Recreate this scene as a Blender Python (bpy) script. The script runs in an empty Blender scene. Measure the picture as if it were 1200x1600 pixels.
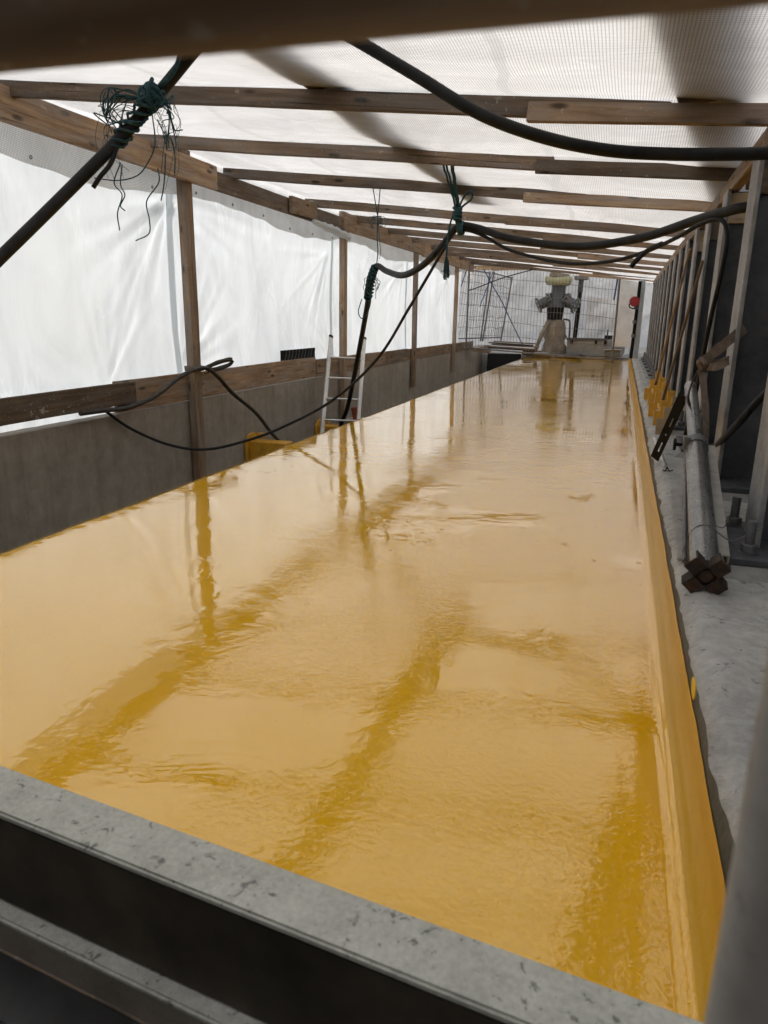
import bpy, bmesh, math, random
from mathutils import Vector, Matrix, noise
random.seed(7)
SC = bpy.context.scene
COL = SC.collection
R = math.radians

# ------------------------------------------------------------------ camera
FPX = 1110.0
Yc = Vector((375, 300, -FPX)).normalized()
Zc = Vector((55, 4038, 1110)); Zc = (Zc - Yc * Yc.dot(Zc)).normalized()
Xc = Yc.cross(Zc)
CAM_ROT = Matrix((Xc, Yc, Zc))                   # camera space -> world
cam_d = bpy.data.cameras.new('camera')
cam = bpy.data.objects.new('camera', cam_d); COL.objects.link(cam)
cam.matrix_world = Matrix.Translation((0, 0, 1.4)) @ CAM_ROT.to_4x4()
cam_d.sensor_fit = 'HORIZONTAL'; cam_d.sensor_width = 27.0
cam_d.lens = FPX / 1200 * 27.0
cam_d.clip_start = 0.02; cam_d.clip_end = 3000
cam_d.dof.use_dof = True; cam_d.dof.focus_distance = 6.0; cam_d.dof.aperture_fstop = 6.6
SC.camera = cam

# ------------------------------------------------------------------ sky and sun
world = bpy.data.worlds.new('World'); SC.world = world; world.use_nodes = True
nt = world.node_tree; nt.nodes.clear()
sky = nt.nodes.new('ShaderNodeTexSky'); sky.sky_type = 'NISHITA'; sky.sun_disc = False
SUN_EL, SUN_AZ = R(50), R(228)
sky.sun_elevation = SUN_EL; sky.sun_rotation = SUN_AZ
sky.air_density = 1.0; sky.dust_density = 6.0; sky.ozone_density = 1.0
hs = nt.nodes.new('ShaderNodeHueSaturation'); hs.inputs['Saturation'].default_value = 0.35
bg = nt.nodes.new('ShaderNodeBackground'); bg.inputs['Strength'].default_value = 0.13
wo = nt.nodes.new('ShaderNodeOutputWorld')
nt.links.new(sky.outputs[0], hs.inputs['Color']); nt.links.new(hs.outputs[0], bg.inputs[0]); nt.links.new(bg.outputs[0], wo.inputs[0])
sun_d = bpy.data.lights.new('sun', 'SUN'); sun_d.energy = 0.9; sun_d.angle = R(35); sun_d.color = (1.0, 0.97, 0.92)
sun = bpy.data.objects.new('sun', sun_d); COL.objects.link(sun)
sun_dir = Vector((math.sin(SUN_AZ) * math.cos(SUN_EL), math.cos(SUN_AZ) * math.cos(SUN_EL), math.sin(SUN_EL)))
sun.rotation_euler = sun_dir.to_track_quat('Z', 'Y').to_euler(); sun.location = sun_dir * 60

SC.view_settings.view_transform = 'Standard'; SC.view_settings.look = 'None'
SC.view_settings.exposure = 1.16; SC.view_settings.gamma = 1.0
SC.cycles.use_denoising = True
SC.cycles.use_adaptive_sampling = True; SC.cycles.adaptive_threshold = .025
SC.cycles.max_bounces = 6; SC.cycles.diffuse_bounces = 4; SC.cycles.glossy_bounces = 3
SC.cycles.transmission_bounces = 6; SC.cycles.transparent_max_bounces = 8
SC.cycles.sample_clamp_indirect = 6.0
SC.cycles.caustics_reflective = False; SC.cycles.caustics_refractive = False

# ------------------------------------------------------------------ helpers
class MB:
    def __init__(s): s.v = []; s.f = []
    def add(s, vs, fs):
        b = len(s.v); s.v += [Vector(p) for p in vs]; s.f += [tuple(i + b for i in q) for q in fs]
    def box(s, x0, x1, y0, y1, z0, z1):
        s.add([(x0,y0,z0),(x1,y0,z0),(x1,y1,z0),(x0,y1,z0),(x0,y0,z1),(x1,y0,z1),(x1,y1,z1),(x0,y1,z1)],
              [(3,2,1,0),(4,5,6,7),(0,1,5,4),(1,2,6,5),(2,3,7,6),(3,0,4,7)])
        return s
    def cyl(s, p0, p1, r0, r1=None, n=16, cap=True):
        r1 = r0 if r1 is None else r1
        p0, p1 = Vector(p0), Vector(p1); d = (p1 - p0).normalized()
        a = d.orthogonal().normalized(); b = d.cross(a)
        vs = []
        for p, r in ((p0, r0), (p1, r1)):
            for k in range(n):
                t = 2 * math.pi * k / n; vs.append(p + (a * math.cos(t) + b * math.sin(t)) * r)
        fs = [(k, (k + 1) % n, n + (k + 1) % n, n + k) for k in range(n)]
        if cap: fs += [tuple(range(n - 1, -1, -1)), tuple(range(n, 2 * n))]
        s.add(vs, fs); return s
    def tube(s, pts, r, n=8, cap=True, taper=None):
        pts = [Vector(p) for p in pts]; vs = []; fs = []
        t0 = (pts[1] - pts[0]).normalized(); a = t0.orthogonal().normalized()
        for i, p in enumerate(pts):
            t = (pts[min(i + 1, len(pts) - 1)] - pts[max(i - 1, 0)])
            t = t.normalized() if t.length > 1e-9 else t0
            a = (a - t * a.dot(t)); a = a.normalized() if a.length > 1e-6 else t.orthogonal().normalized()
            b = t.cross(a); rr = r if taper is None else r * taper(i / (len(pts) - 1))
            for k in range(n):
                q = 2 * math.pi * k / n; vs.append(p + (a * math.cos(q) + b * math.sin(q)) * rr)
        m = len(pts)
        for i in range(m - 1):
            for k in range(n):
                fs.append((i*n + k, i*n + (k+1) % n, (i+1)*n + (k+1) % n, (i+1)*n + k))
        if cap: fs += [tuple(range(n - 1, -1, -1)), tuple(range((m-1)*n, m*n))]
        s.add(vs, fs); return s
    def prism(s, poly, d, M=None):
        """poly: list of (x,z) counter-clockwise, extruded along y by d, then moved by M"""
        n = len(poly); vs = [Vector((x, -d/2, z)) for x, z in poly] + [Vector((x, d/2, z)) for x, z in poly]
        if M: vs = [M @ q for q in vs]
        s.add(vs, [tuple(range(n)), tuple(range(2*n - 1, n - 1, -1))] + [(k, n + k, n + (k+1) % n, (k+1) % n) for k in range(n)])
        return s
    def lathe(s, prof, c, n=24):
        c = Vector(c); vs = []; fs = []
        for r, z in prof:
            for k in range(n):
                t = 2*math.pi*k/n; vs.append(c + Vector((r*math.cos(t), r*math.sin(t), z)))
        for i in range(len(prof)-1):
            for k in range(n): fs.append((i*n+k, i*n+(k+1)%n, (i+1)*n+(k+1)%n, (i+1)*n+k))
        s.add(vs, fs); return s

def spline(pts, k=8):
    P = [Vector(p) for p in pts]; P = [P[0]*2 - P[1]] + P + [P[-1]*2 - P[-2]]; out = []
    for i in range(1, len(P) - 2):
        a, b, c, d = P[i-1:i+3]
        for j in range(k):
            t = j / k
            out.append(0.5*((2*b) + (c-a)*t + (2*a-5*b+4*c-d)*t*t + (3*b-a-3*c+d)*t**3))
    out.append(P[-2]); return out

def wmat(o):
    M = o.matrix_basis.copy(); p = o.parent
    while p: M = p.matrix_basis @ M; p = p.parent
    return M

def obj(name, mb, mat, parent=None, smooth=False, bevel=0.0, M=None, centre=True, bseg=1):
    """link the collected shape as one mesh object; vertices are in world space (or local to M)"""
    me = bpy.data.meshes.new(name)
    vs = mb.v
    if M is None:
        if centre and vs:
            lo = Vector([min(v[i] for v in vs) for i in range(3)]); hi = Vector([max(v[i] for v in vs) for i in range(3)])
            c = (lo + hi) / 2
            if parent is None: c.z = lo.z
        else: c = Vector()
        M = Matrix.Translation(c); vs = [v - c for v in vs]
    me.from_pydata([tuple(v) for v in vs], [], mb.f)
    bm = bmesh.new(); bm.from_mesh(me)
    if bevel: bmesh.ops.bevel(bm, geom=bm.edges[:], offset=bevel, segments=bseg, affect='EDGES', profile=0.6)
    bmesh.ops.recalc_face_normals(bm, faces=bm.faces[:])
    bm.to_mesh(me); bm.free()
    me.materials.append(mat)
    if smooth:
        for p in me.polygons: p.use_smooth = True
    o = bpy.data.objects.new(name, me); COL.objects.link(o)
    if parent is not None:
        o.parent = parent; o.matrix_basis = wmat(parent).inverted() @ M
    else: o.matrix_basis = M
    return o

def smooth_angle(o, deg=40):
    me = o.data
    for p in me.polygons: p.use_smooth = True
    try: me.set_sharp_from_angle(angle=R(deg))
    except Exception: pass
    return o

def tag(o, label, cat=None, group=None, kind=None):
    if label: o['label'] = label
    if cat: o['category'] = cat
    if group: o['group'] = group
    if kind: o['kind'] = kind
    return o

def thing(name, loc, label, cat, group=None):
    o = bpy.data.objects.new(name, None); COL.objects.link(o); o.location = loc; o.empty_display_size = .1
    return tag(o, label, cat, group)

def dup(o, parent=None):
    c = o.copy(); COL.objects.link(c)
    if parent is not None: c.parent = parent
    for ch in list(o.children): dup(ch, c)
    return c

def timber(name, p0, p1, w, h, mat, parent=None, up=(0,0,1), warp=.006, bevel=.004, roll=0.0):
    """sawn board from p0 to p1 (centre line), w across, h along 'up'; local X runs along the grain"""
    p0, p1 = Vector(p0), Vector(p1); d = p1 - p0; Ln = d.length; x = d.normalized()
    z = Vector(up); z = (z - x * z.dot(x)).normalized(); y = z.cross(x)
    M = Matrix((x, y, z)).transposed().to_4x4(); M.translation = (p0 + p1) / 2
    if roll: M = M @ Matrix.Rotation(roll, 4, 'X')
    n = max(2, int(Ln / .45)); mb = MB(); ph = random.random() * 50
    vs = []
    for i in range(n + 1):
        t = -Ln/2 + Ln*i/n
        wy = noise.noise((t*.6 + ph, 0, 0)) * warp * 2; wz = noise.noise((t*.6, ph, 0)) * warp * 2
        e = (random.uniform(-.004, .004) if i in (0, n) else 0)
        hw = w/2 + noise.noise((t*2.1, ph, 9)) * warp * .5; hh = h/2 + noise.noise((t*1.7, 4, ph)) * warp * .5
        for a, b in ((-1,-1),(1,-1),(1,1),(-1,1)):
            vs.append((t + e*a, wy + a*hw, wz + b*hh))
    fs = [(3,2,1,0), tuple(4*n + k for k in range(4))]
    for i in range(n):
        for k in range(4): fs.append((4*i+k, 4*i+(k+1)%4, 4*i+4+(k+1)%4, 4*i+4+k))
    mb.add(vs, fs)
    o = obj(name, mb, mat, parent, M=M)
    if bevel:
        bm = bmesh.new(); bm.from_mesh(o.data)
        es = [e for e in bm.edges if e.calc_face_angle(0) > .6]
        bmesh.ops.bevel(bm, geom=es, offset=bevel, segments=2, affect='EDGES'); bm.to_mesh(o.data); bm.free()
    return o

# ------------------------------------------------------------------ materials
def node(nt, kind, **kw):
    n = nt.nodes.new(kind)
    for k, v in kw.items():
        if k in n.inputs.keys(): n.inputs[k].default_value = v
        else: setattr(n, k, v)
    return n

def ramp(nt, src, stops):
    r = nt.nodes.new('ShaderNodeValToRGB'); el = r.color_ramp.elements
    while len(el) > 1: el.remove(el[-1])
    el[0].position = stops[0][0]; el[0].color = (*stops[0][1], 1)
    for p, c in stops[1:]:
        e = el.new(p); e.color = (*c, 1)
    nt.links.new(src, r.inputs[0]); return r

def g(v): return (v, v, v)

def base(name, rough=.7, metal=0.0, spec=.5):
    m = bpy.data.materials.new(name); m.use_nodes = True; t = m.node_tree; t.nodes.clear()
    out = t.nodes.new('ShaderNodeOutputMaterial'); b = t.nodes.new('ShaderNodeBsdfPrincipled')
    b.inputs['Roughness'].default_value = rough; b.inputs['Metallic'].default_value = metal
    b.inputs['Specular IOR Level'].default_value = spec
    t.links.new(b.outputs[0], out.inputs[0]); return m, t, b

def coords(t, scale=(1,1,1), rnd=True, src='Object'):
    tc = t.nodes.new('ShaderNodeTexCoord'); mp = t.nodes.new('ShaderNodeMapping')
    mp.inputs['Scale'].default_value = scale
    t.links.new(tc.outputs[src], mp.inputs[0])
    if rnd:
        oi = t.nodes.new('ShaderNodeObjectInfo'); mu = node(t, 'ShaderNodeMath', operation='MULTIPLY'); mu.inputs[1].default_value = 37.0
        cb = t.nodes.new('ShaderNodeCombineXYZ')
        t.links.new(oi.outputs['Random'], mu.inputs[0])
        for k in range(3): t.links.new(mu.outputs[0], cb.inputs[k])
        t.links.new(cb.outputs[0], mp.inputs['Location'])
    return mp.outputs[0]

def tex(t, vec, scale, detail=4, rough=.55, dist=0.0):
    n = node(t, 'ShaderNodeTexNoise', Scale=scale, Detail=detail, Roughness=rough, Distortion=dist)
    t.links.new(vec, n.inputs['Vector']); return n.outputs['Fac']

def mixc(t, fac, a, b, mode='MIX'):
    n = t.nodes.new('ShaderNodeMix'); n.data_type = 'RGBA'; n.blend_type = mode
    for i, s in ((0, fac), (6, a), (7, b)):
        if isinstance(s, (int, float)): n.inputs[i].default_value = s
        elif isinstance(s, tuple): n.inputs[i].default_value = (*s, 1)
        else: t.links.new(s, n.inputs[i])
    return n.outputs[2]

def bump(t, b, h, strength=.3, dist=.01, prev=None):
    n = node(t, 'ShaderNodeBump', Strength=strength, Distance=dist); t.links.new(h, n.inputs['Height'])
    if prev is not None: t.links.new(prev, n.inputs['Normal'])
    t.links.new(n.outputs[0], b.inputs['Normal']); return n.outputs[0]

def wood(name, dark, mid, light, grain=1.0):
    m, t, b = base(name, .78, 0, .25)
    v = coords(t, (1.1, 16, 16)); v2 = coords(t, (2.2, 7, 7)); v3 = coords(t, (1, 1, 1))
    f = tex(t, v, 1.6, 7, .62, .4)
    c = ramp(t, f, [(.28, dark), (.5, mid), (.72, light)]).outputs[0]
    blot = tex(t, v3, 3.2, 4)
    c = mixc(t, ramp(t, blot, [(.35, g(.0)), (.7, g(.55))]).outputs[0], c, tuple(.5*x for x in mid))
    vo = node(t, 'ShaderNodeTexVoronoi', Scale=1.3); t.links.new(v2, vo.inputs['Vector'])
    kn = ramp(t, vo.outputs['Distance'], [(.0, g(1)), (.10, g(.9)), (.19, g(0))]).outputs[0]
    c = mixc(t, kn, c, tuple(.32*x for x in dark))
    wz = tex(t, coords(t, (.8, 5, 5)), 2.3, 6, .65)
    c = mixc(t, ramp(t, wz, [(.45, g(0)), (.68, g(.6))]).outputs[0], c, tuple(.55*sum(mid)/3 + .0*x + .45*sum(light)/3 for x in mid))
    crk = tex(t, coords(t, (.55, 30, 30)), 1.4, 3, .5); c = mixc(t, ramp(t, crk, [(.66, g(0)), (.70, g(.7))]).outputs[0], c, tuple(.3*x for x in dark))
    sp = tex(t, v3, 60, 2); c = mixc(t, ramp(t, sp, [(.66, g(0)), (.74, g(.5))]).outputs[0], c, (.45, .42, .36))
    sp2 = tex(t, v3, 9, 3, .7); c = mixc(t, ramp(t, sp2, [(.66, g(0)), (.70, g(.5))]).outputs[0], c, (.40, .37, .32))
    oi = t.nodes.new('ShaderNodeObjectInfo'); h = t.nodes.new('ShaderNodeHueSaturation')
    mr = node(t, 'ShaderNodeMapRange'); mr.inputs[3].default_value = .72; mr.inputs[4].default_value = 1.25
    t.links.new(oi.outputs['Random'], mr.inputs[0]); t.links.new(mr.outputs[0], h.inputs['Value']); t.links.new(c, h.inputs['Color'])
    t.links.new(h.outputs[0], b.inputs['Base Color'])
    bump(t, b, f, .5 * grain, .004)
    return m

def concrete(name, lo, hi, stain=None, scale=1.0, bstr=.4, streak=False):
    m, t, b = base(name, .88, 0, .3)
    v = coords(t, (1,1,1), False)
    big = tex(t, v, 1.3*scale, 5, .6); fine = tex(t, v, 90*scale, 3); mid = tex(t, v, 11*scale, 6, .65)
    c = ramp(t, big, [(.3, lo), (.7, hi)]).outputs[0]
    c = mixc(t, .35, c, ramp(t, mid, [(.3, tuple(.6*x for x in lo)), (.7, tuple(min(1,1.15*x) for x in hi))]).outputs[0])
    c = mixc(t, ramp(t, fine, [(.62, g(0)), (.72, g(.5))]).outputs[0], c, tuple(.45*x for x in lo))
    if streak:
        vs = coords(t, (1, 6, .5), False); st = tex(t, vs, 1.2, 6, .7)
        c = mixc(t, ramp(t, st, [(.45, g(0)), (.72, g(.5))]).outputs[0], c, tuple(.6*x for x in lo))
    if stain:
        s = tex(t, v, 4.2*scale, 7, .66, .5)
        c = mixc(t, ramp(t, s, [(.595, g(0)), (.65, g(.8))]).outputs[0], c, stain)
        s2 = tex(t, v, 14*scale, 2)
        c = mixc(t, ramp(t, s2, [(.70, g(0)), (.74, g(.85))]).outputs[0], c, tuple(.35*x for x in stain))
    t.links.new(c, b.inputs['Base Color'])
    n1 = bump(t, b, mid, bstr, .008); bump(t, b, fine, .25, .003, n1)
    return m

def metal(name, lo, hi, rough=.45, met=.8, rust=None, rustlev=.6, bstr=.1, scale=1.0):
    m, t, b = base(name, rough, met, .5)
    v = coords(t); a = tex(t, v, 7*scale, 6, .65); f = tex(t, v, 60*scale, 3)
    c = ramp(t, a, [(.3, lo), (.7, hi)]).outputs[0]
    if rust:
        rm = ramp(t, tex(t, v, 5*scale, 6, .7), [(rustlev-.06, g(0)), (rustlev+.06, g(1))]).outputs[0]
        c = mixc(t, rm, c, mixc(t, f, rust, tuple(.4*x for x in rust)))
        mm = node(t, 'ShaderNodeMath', operation='MULTIPLY_ADD'); t.links.new(rm, mm.inputs[0]); mm.inputs[1].default_value = -met; mm.inputs[2].default_value = met
        t.links.new(mm.outputs[0], b.inputs['Metallic'])
    t.links.new(c, b.inputs['Base Color'])
    rr = ramp(t, f, [(.3, g(max(0, rough-.12))), (.7, g(min(1, rough+.15)))]); t.links.new(rr.outputs[0], b.inputs['Roughness'])
    bump(t, b, a, bstr, .004)
    return m

def plain(name, col, rough=.6, var=.25, scale=8, spec=.4, bstr=.1):
    m, t, b = base(name, rough, 0, spec); v = coords(t); f = tex(t, v, scale, 5, .6)
    t.links.new(ramp(t, f, [(.3, tuple(x*(1-var) for x in col)), (.7, tuple(min(1, x*(1+var)) for x in col))]).outputs[0], b.inputs['Base Color'])
    bump(t, b, f, bstr, .003); return m

def sheet(name, col, trans=.6, grid=0.0, rough=.3, gloss=.06, fold=.3, foldscale=(1,1,1), tint=None, ridges=False, seams=False):
    m = bpy.data.materials.new(name); m.use_nodes = True; t = m.node_tree; t.nodes.clear()
    out = t.nodes.new('ShaderNodeOutputMaterial')
    v = coords(t, foldscale, False); v0 = coords(t, (1,1,1), False)
    n = tex(t, v, 1.5, 6, .6, .6); n2 = tex(t, v0, .55, 3)
    c = ramp(t, n, [(.25, tuple(.78*x for x in col)), (.6, col), (.8, tuple(min(.97, 1.05*x) for x in col))]).outputs[0]
    if tint: c = mixc(t, ramp(t, n2, [(.45, g(0)), (.7, g(.7))]).outputs[0], c, tint)
    if ridges:                                    # creases: doubled film in dark lines, fold highlights painted in light lines
        for rot, sc_, w_, k_, col2 in (((R(35),0,R(20)), (.5,2.4,.55), .030, .40, .82), ((R(-38),0,R(-25)), (.5,2.0,.6), .020, .5, 1.17), ((R(8),R(10),R(70)), (.6,3.2,.7), .022, .4, .84), ((R(62),0,R(10)), (.5,4.0,.7), .016, .55, 1.17)):
            tc2 = t.nodes.new('ShaderNodeTexCoord'); mp2 = t.nodes.new('ShaderNodeMapping'); mp2.inputs['Rotation'].default_value = rot; mp2.inputs['Scale'].default_value = sc_
            t.links.new(tc2.outputs['Object'], mp2.inputs[0]); r_ = tex(t, mp2.outputs[0], 1.15, 2, .45, .7)
            line_ = ramp(t, r_, [(.5-w_, g(0)), (.5, g(k_)), (.5+w_*.35, g(0))]).outputs[0]
            msk = ramp(t, tex(t, v0, .9, 2), [(.42, g(0)), (.6, g(1))]).outputs[0]
            ml2 = node(t, 'ShaderNodeMath', operation='MULTIPLY'); t.links.new(line_, ml2.inputs[0]); t.links.new(msk, ml2.inputs[1])
            c = mixc(t, ml2.outputs[0], c, tuple(min(.97, x*col2) for x in col))
    if seams:                                     # welded laps along the sheet, rain stains
        tcs = t.nodes.new('ShaderNodeTexCoord'); sxs = t.nodes.new('ShaderNodeSeparateXYZ'); t.links.new(tcs.outputs['Object'], sxs.inputs[0])
        wv = tex(t, v0, .8, 2)
        for x0, wd in ((-.62, .030), (-2.75, .030)):
            a1 = node(t, 'ShaderNodeMath', operation='MULTIPLY_ADD'); t.links.new(wv, a1.inputs[0]); a1.inputs[1].default_value = .35; t.links.new(sxs.outputs[0], a1.inputs[2])
            a2 = node(t, 'ShaderNodeMath', operation='SUBTRACT'); t.links.new(a1.outputs[0], a2.inputs[0]); a2.inputs[1].default_value = x0 + .17
            a3 = node(t, 'ShaderNodeMath', operation='ABSOLUTE'); t.links.new(a2.outputs[0], a3.inputs[0])
            c = mixc(t, ramp(t, a3.outputs[0], [(wd*.8, g(.75)), (wd, g(0))]).outputs[0], c, tuple(.72*x for x in col))
        stn = tex(t, coords(t, (1, .45, 1), False), 1.8, 5, .6, .8)
        c = mixc(t, ramp(t, stn, [(.46, g(0)), (.66, g(.9))]).outputs[0], c, tuple(.70*x for x in (col[0], col[1]*.985, col[2]*.95)))
    if grid:
        tc = t.nodes.new('ShaderNodeTexCoord'); sx = t.nodes.new('ShaderNodeSeparateXYZ'); t.links.new(tc.outputs['UV'], sx.inputs[0])
        facs = []
        for k in (0, 1):
            mu = node(t, 'ShaderNodeMath', operation='MULTIPLY'); t.links.new(sx.outputs[k], mu.inputs[0]); mu.inputs[1].default_value = 1/grid
            fr = node(t, 'ShaderNodeMath', operation='FRACT'); t.links.new(mu.outputs[0], fr.inputs[0])
            lt = node(t, 'ShaderNodeMath', operation='LESS_THAN'); t.links.new(fr.outputs[0], lt.inputs[0]); lt.inputs[1].default_value = .30
            facs.append(lt.outputs[0])
        mx = node(t, 'ShaderNodeMath', operation='MAXIMUM'); t.links.new(facs[0], mx.inputs[0]); t.links.new(facs[1], mx.inputs[1])
        ml = node(t, 'ShaderNodeMath', operation='MULTIPLY'); t.links.new(mx.outputs[0], ml.inputs[0]); ml.inputs[1].default_value = .95
        c = mixc(t, ml.outputs[0], c, tuple(.48*x for x in col))
    tr = t.nodes.new('ShaderNodeBsdfTranslucent'); df = t.nodes.new('ShaderNodeBsdfDiffuse'); gl = t.nodes.new('ShaderNodeBsdfGlossy')
    gl.inputs['Roughness'].default_value = rough
    for s in (tr, df): t.links.new(c, s.inputs['Color'])
    bm_ = node(t, 'ShaderNodeBump', Strength=fold, Distance=.03); t.links.new(n, bm_.inputs['Height'])
    for s in (tr, df, gl): t.links.new(bm_.outputs[0], s.inputs['Normal'])
    m1 = t.nodes.new('ShaderNodeMixShader'); m1.inputs[0].default_value = trans
    t.links.new(df.outputs[0], m1.inputs[1]); t.links.new(tr.outputs[0], m1.inputs[2])
    m2 = t.nodes.new('ShaderNodeMixShader'); m2.inputs[0].default_value = gloss
    t.links.new(m1.outputs[0], m2.inputs[1]); t.links.new(gl.outputs[0], m2.inputs[2])
    t.links.new(m2.outputs[0], out.inputs[0]); return m

def coating(name='ochre_membrane', matte=False):
    """glossy ochre membrane: fresh thick film, orange-peel and brush ripples in patches"""
    m, t, b = base(name, .07, 0, .5)
    b.inputs['IOR'].default_value = 1.95; b.inputs['Specular Tint'].default_value = (1.0, .88, .58, 1); b.inputs['Coat Weight'].default_value = .75; b.inputs['Coat Roughness'].default_value = .02; b.inputs['Coat IOR'].default_value = 1.5
    v = coords(t, (1,1,1), False)
    big = tex(t, v, .8, 4)
    c = ramp(t, big, [(.3, (.82, .425, .006)), (.7, (.88, .47, .009))]).outputs[0]
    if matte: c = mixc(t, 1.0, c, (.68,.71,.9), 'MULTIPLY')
    sp = tex(t, v, 75, 2); c = mixc(t, ramp(t, sp, [(.765, g(0)), (.785, g(.8))]).outputs[0], c, (.16, .08, .01))
    t.links.new(c, b.inputs['Base Color'])
    # patches: smooth pools on the left, rippled trowelled film in drifts across the middle and right
    sx = t.nodes.new('ShaderNodeSeparateXYZ'); tcx = t.nodes.new('ShaderNodeTexCoord'); t.links.new(tcx.outputs['Object'], sx.inputs[0])
    mrx = node(t, 'ShaderNodeMapRange'); mrx.inputs[1].default_value = -2.6; mrx.inputs[2].default_value = .2; mrx.inputs[3].default_value = -.10; mrx.inputs[4].default_value = .09
    t.links.new(sx.outputs[0], mrx.inputs[0])
    pn = node(t, 'ShaderNodeMath', operation='ADD'); t.links.new(tex(t, v, 1.1, 4, .55, .6), pn.inputs[0]); t.links.new(mrx.outputs[0], pn.inputs[1])
    pm = ramp(t, pn.outputs[0], [(.45, g(.05)), (.53, g(.55)), (.66, g(1))]).outputs[0]
    vr = coords(t, (1.0, 1.25, 1), False)
    rip = tex(t, vr, 42, 3, .5, .5); mid_ = tex(t, coords(t, (.8, 1.3, 1), False), 13, 3, .55, 1.2); peel = tex(t, v, 120, 1); wave = tex(t, coords(t, (1, 1.8, 1), False), 5.0, 2, .5, .4)
    def mul(a, k):
        n = node(t, 'ShaderNodeMath', operation='MULTIPLY'); t.links.new(a, n.inputs[0])
        if isinstance(k, float): n.inputs[1].default_value = k
        else: t.links.new(k, n.inputs[1])
        return n.outputs[0]
    n0 = node(t, 'ShaderNodeBump', Strength=1.0, Distance=.0007); t.links.new(wave, n0.inputs['Height'])
    n1 = node(t, 'ShaderNodeBump', Strength=1.0, Distance=(.0014 if matte else .0011)); t.links.new(mul(rip, pm), n1.inputs['Height']); t.links.new(n0.outputs[0], n1.inputs['Normal'])
    nm_ = node(t, 'ShaderNodeBump', Strength=1.0, Distance=.0011); t.links.new(mul(mid_, ramp(t, tex(t, v, 1.9, 4, .6, .8), [(.50, g(.1)), (.62, g(1))]).outputs[0]), nm_.inputs['Height']); t.links.new(n1.outputs[0], nm_.inputs['Normal'])
    n2 = node(t, 'ShaderNodeBump', Strength=1.0, Distance=.00008); t.links.new(mul(peel, pm), n2.inputs['Height']); t.links.new(nm_.outputs[0], n2.inputs['Normal'])
    # craters: burst bubbles in the film
    cr = node(t, 'ShaderNodeTexVoronoi', Scale=5.5); t.links.new(v, cr.inputs['Vector'])
    cm = ramp(t, cr.outputs['Distance'], [(.0, g(0)), (.045, g(.2)), (.06, g(1)), (.085, g(0))]).outputs[0]
    n3 = node(t, 'ShaderNodeBump', Strength=.8, Distance=.0012); t.links.new(mul(cm, ramp(t, tex(t, v, 1.7, 2), [(.55, g(0)), (.6, g(1))]).outputs[0]), n3.inputs['Height']); t.links.new(n2.outputs[0], n3.inputs['Normal'])
    t.links.new(n3.outputs[0], b.inputs['Normal']); t.links.new(n3.outputs[0], b.inputs['Coat Normal'])
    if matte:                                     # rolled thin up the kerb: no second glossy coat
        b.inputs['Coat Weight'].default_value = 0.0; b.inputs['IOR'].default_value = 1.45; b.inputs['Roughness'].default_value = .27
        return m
    rr = ramp(t, tex(t, v, 2.2, 4), [(.40, g(.012)), (.72, g(.085))]); t.links.new(rr.outputs[0], b.inputs['Roughness'])
    return m

W_OLD = wood('weathered_timber', (.08,.056,.038), (.18,.128,.088), (.29,.215,.155))
W_MID = wood('brown_timber', (.14,.09,.055), (.30,.205,.13), (.44,.33,.215))
W_NEW = wood('fresh_timber', (.30,.19,.10), (.46,.31,.17), (.58,.42,.25))
W_DRK = wood('dark_wet_timber', (.045,.032,.022), (.10,.072,.05), (.17,.125,.09))
PLY = wood('plywood_face', (.42,.30,.17), (.55,.42,.26), (.64,.50,.33))
CON_W = concrete('wall_concrete', (.25,.225,.19), (.37,.34,.295), None, .8, .5, True)
CON_K = concrete('kerb_concrete', (.27,.265,.255), (.52,.515,.49), (.12,.117,.11), 2.4, 1.2)
CON_P = concrete('grout_concrete', (.22,.215,.20), (.33,.325,.31), None, 1.6, .8)
CON_D = concrete('primer_stained_concrete', (.075,.07,.055), (.15,.14,.115), None, 3, .6)
GRD = concrete('ground_gravel', (.16,.15,.135), (.26,.245,.22), None, 1, .8)
STEEL_F = metal('worn_lit_flange_steel', (.17,.17,.175), (.36,.355,.345), .55, .25, (.15,.115,.09), .70, .15, .8)  # worn steel, lightened beyond the webs for the light the flanges catch
STEEL = metal('column_steel', (.05,.054,.064), (.11,.115,.125), .6, .2, (.09,.075,.065), .70, .15, .8)
GALV = metal('galvanised_steel', (.20,.20,.20), (.34,.34,.335), .34, .85, None, .6, .03, 1.2)
PALE = metal('pale_dirty_steel', (.30,.29,.27), (.46,.45,.42), .7, .1, (.17,.09,.05), .66, .3, 2)
GALV_D = metal('dull_galvanised_steel', (.13,.13,.135), (.22,.22,.225), .6, .5, (.16,.07,.03), .66, .2, 1.5)
RUST = metal('rusty_steel', (.018,.014,.012), (.045,.030,.022), .85, .1, (.085,.038,.018), .55, .8, 5)
BLKST = plain('black_steel', (.011,.011,.012), .6, .4, 10, .12, .1)
RUBBER = plain('black_rubber', (.013,.013,.013), .55, .6, 9, .25, .3)
RUBBER2 = plain('dusty_cable_rubber', (.035,.031,.026), .6, .4, 14, .4, .2)
ROPE = plain('green_rope_fibre', (.03,.075,.085), .75, .45, 60, .2, .5)
ROPE_B = plain('blue_rope_fibre', (.04,.11,.22), .75, .4, 60, .2, .5)
STRAP = plain('dirty_webbing', (.17,.135,.11), .85, .3, 40, .2, .4)
ALU = metal('ladder_aluminium', (.48,.48,.47), (.66,.66,.65), .38, .7, None, .6, .05)
TERRA = plain('terracotta_plastic', (.30,.075,.04), .5, .2, 6)
YEL = plain('yellow_paint', (.58,.31,.03), .45, .2, 10, .5, .3)
YEL_B = plain('bright_yellow_paint', (.75,.50,.03), .5, .15, 10)
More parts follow.
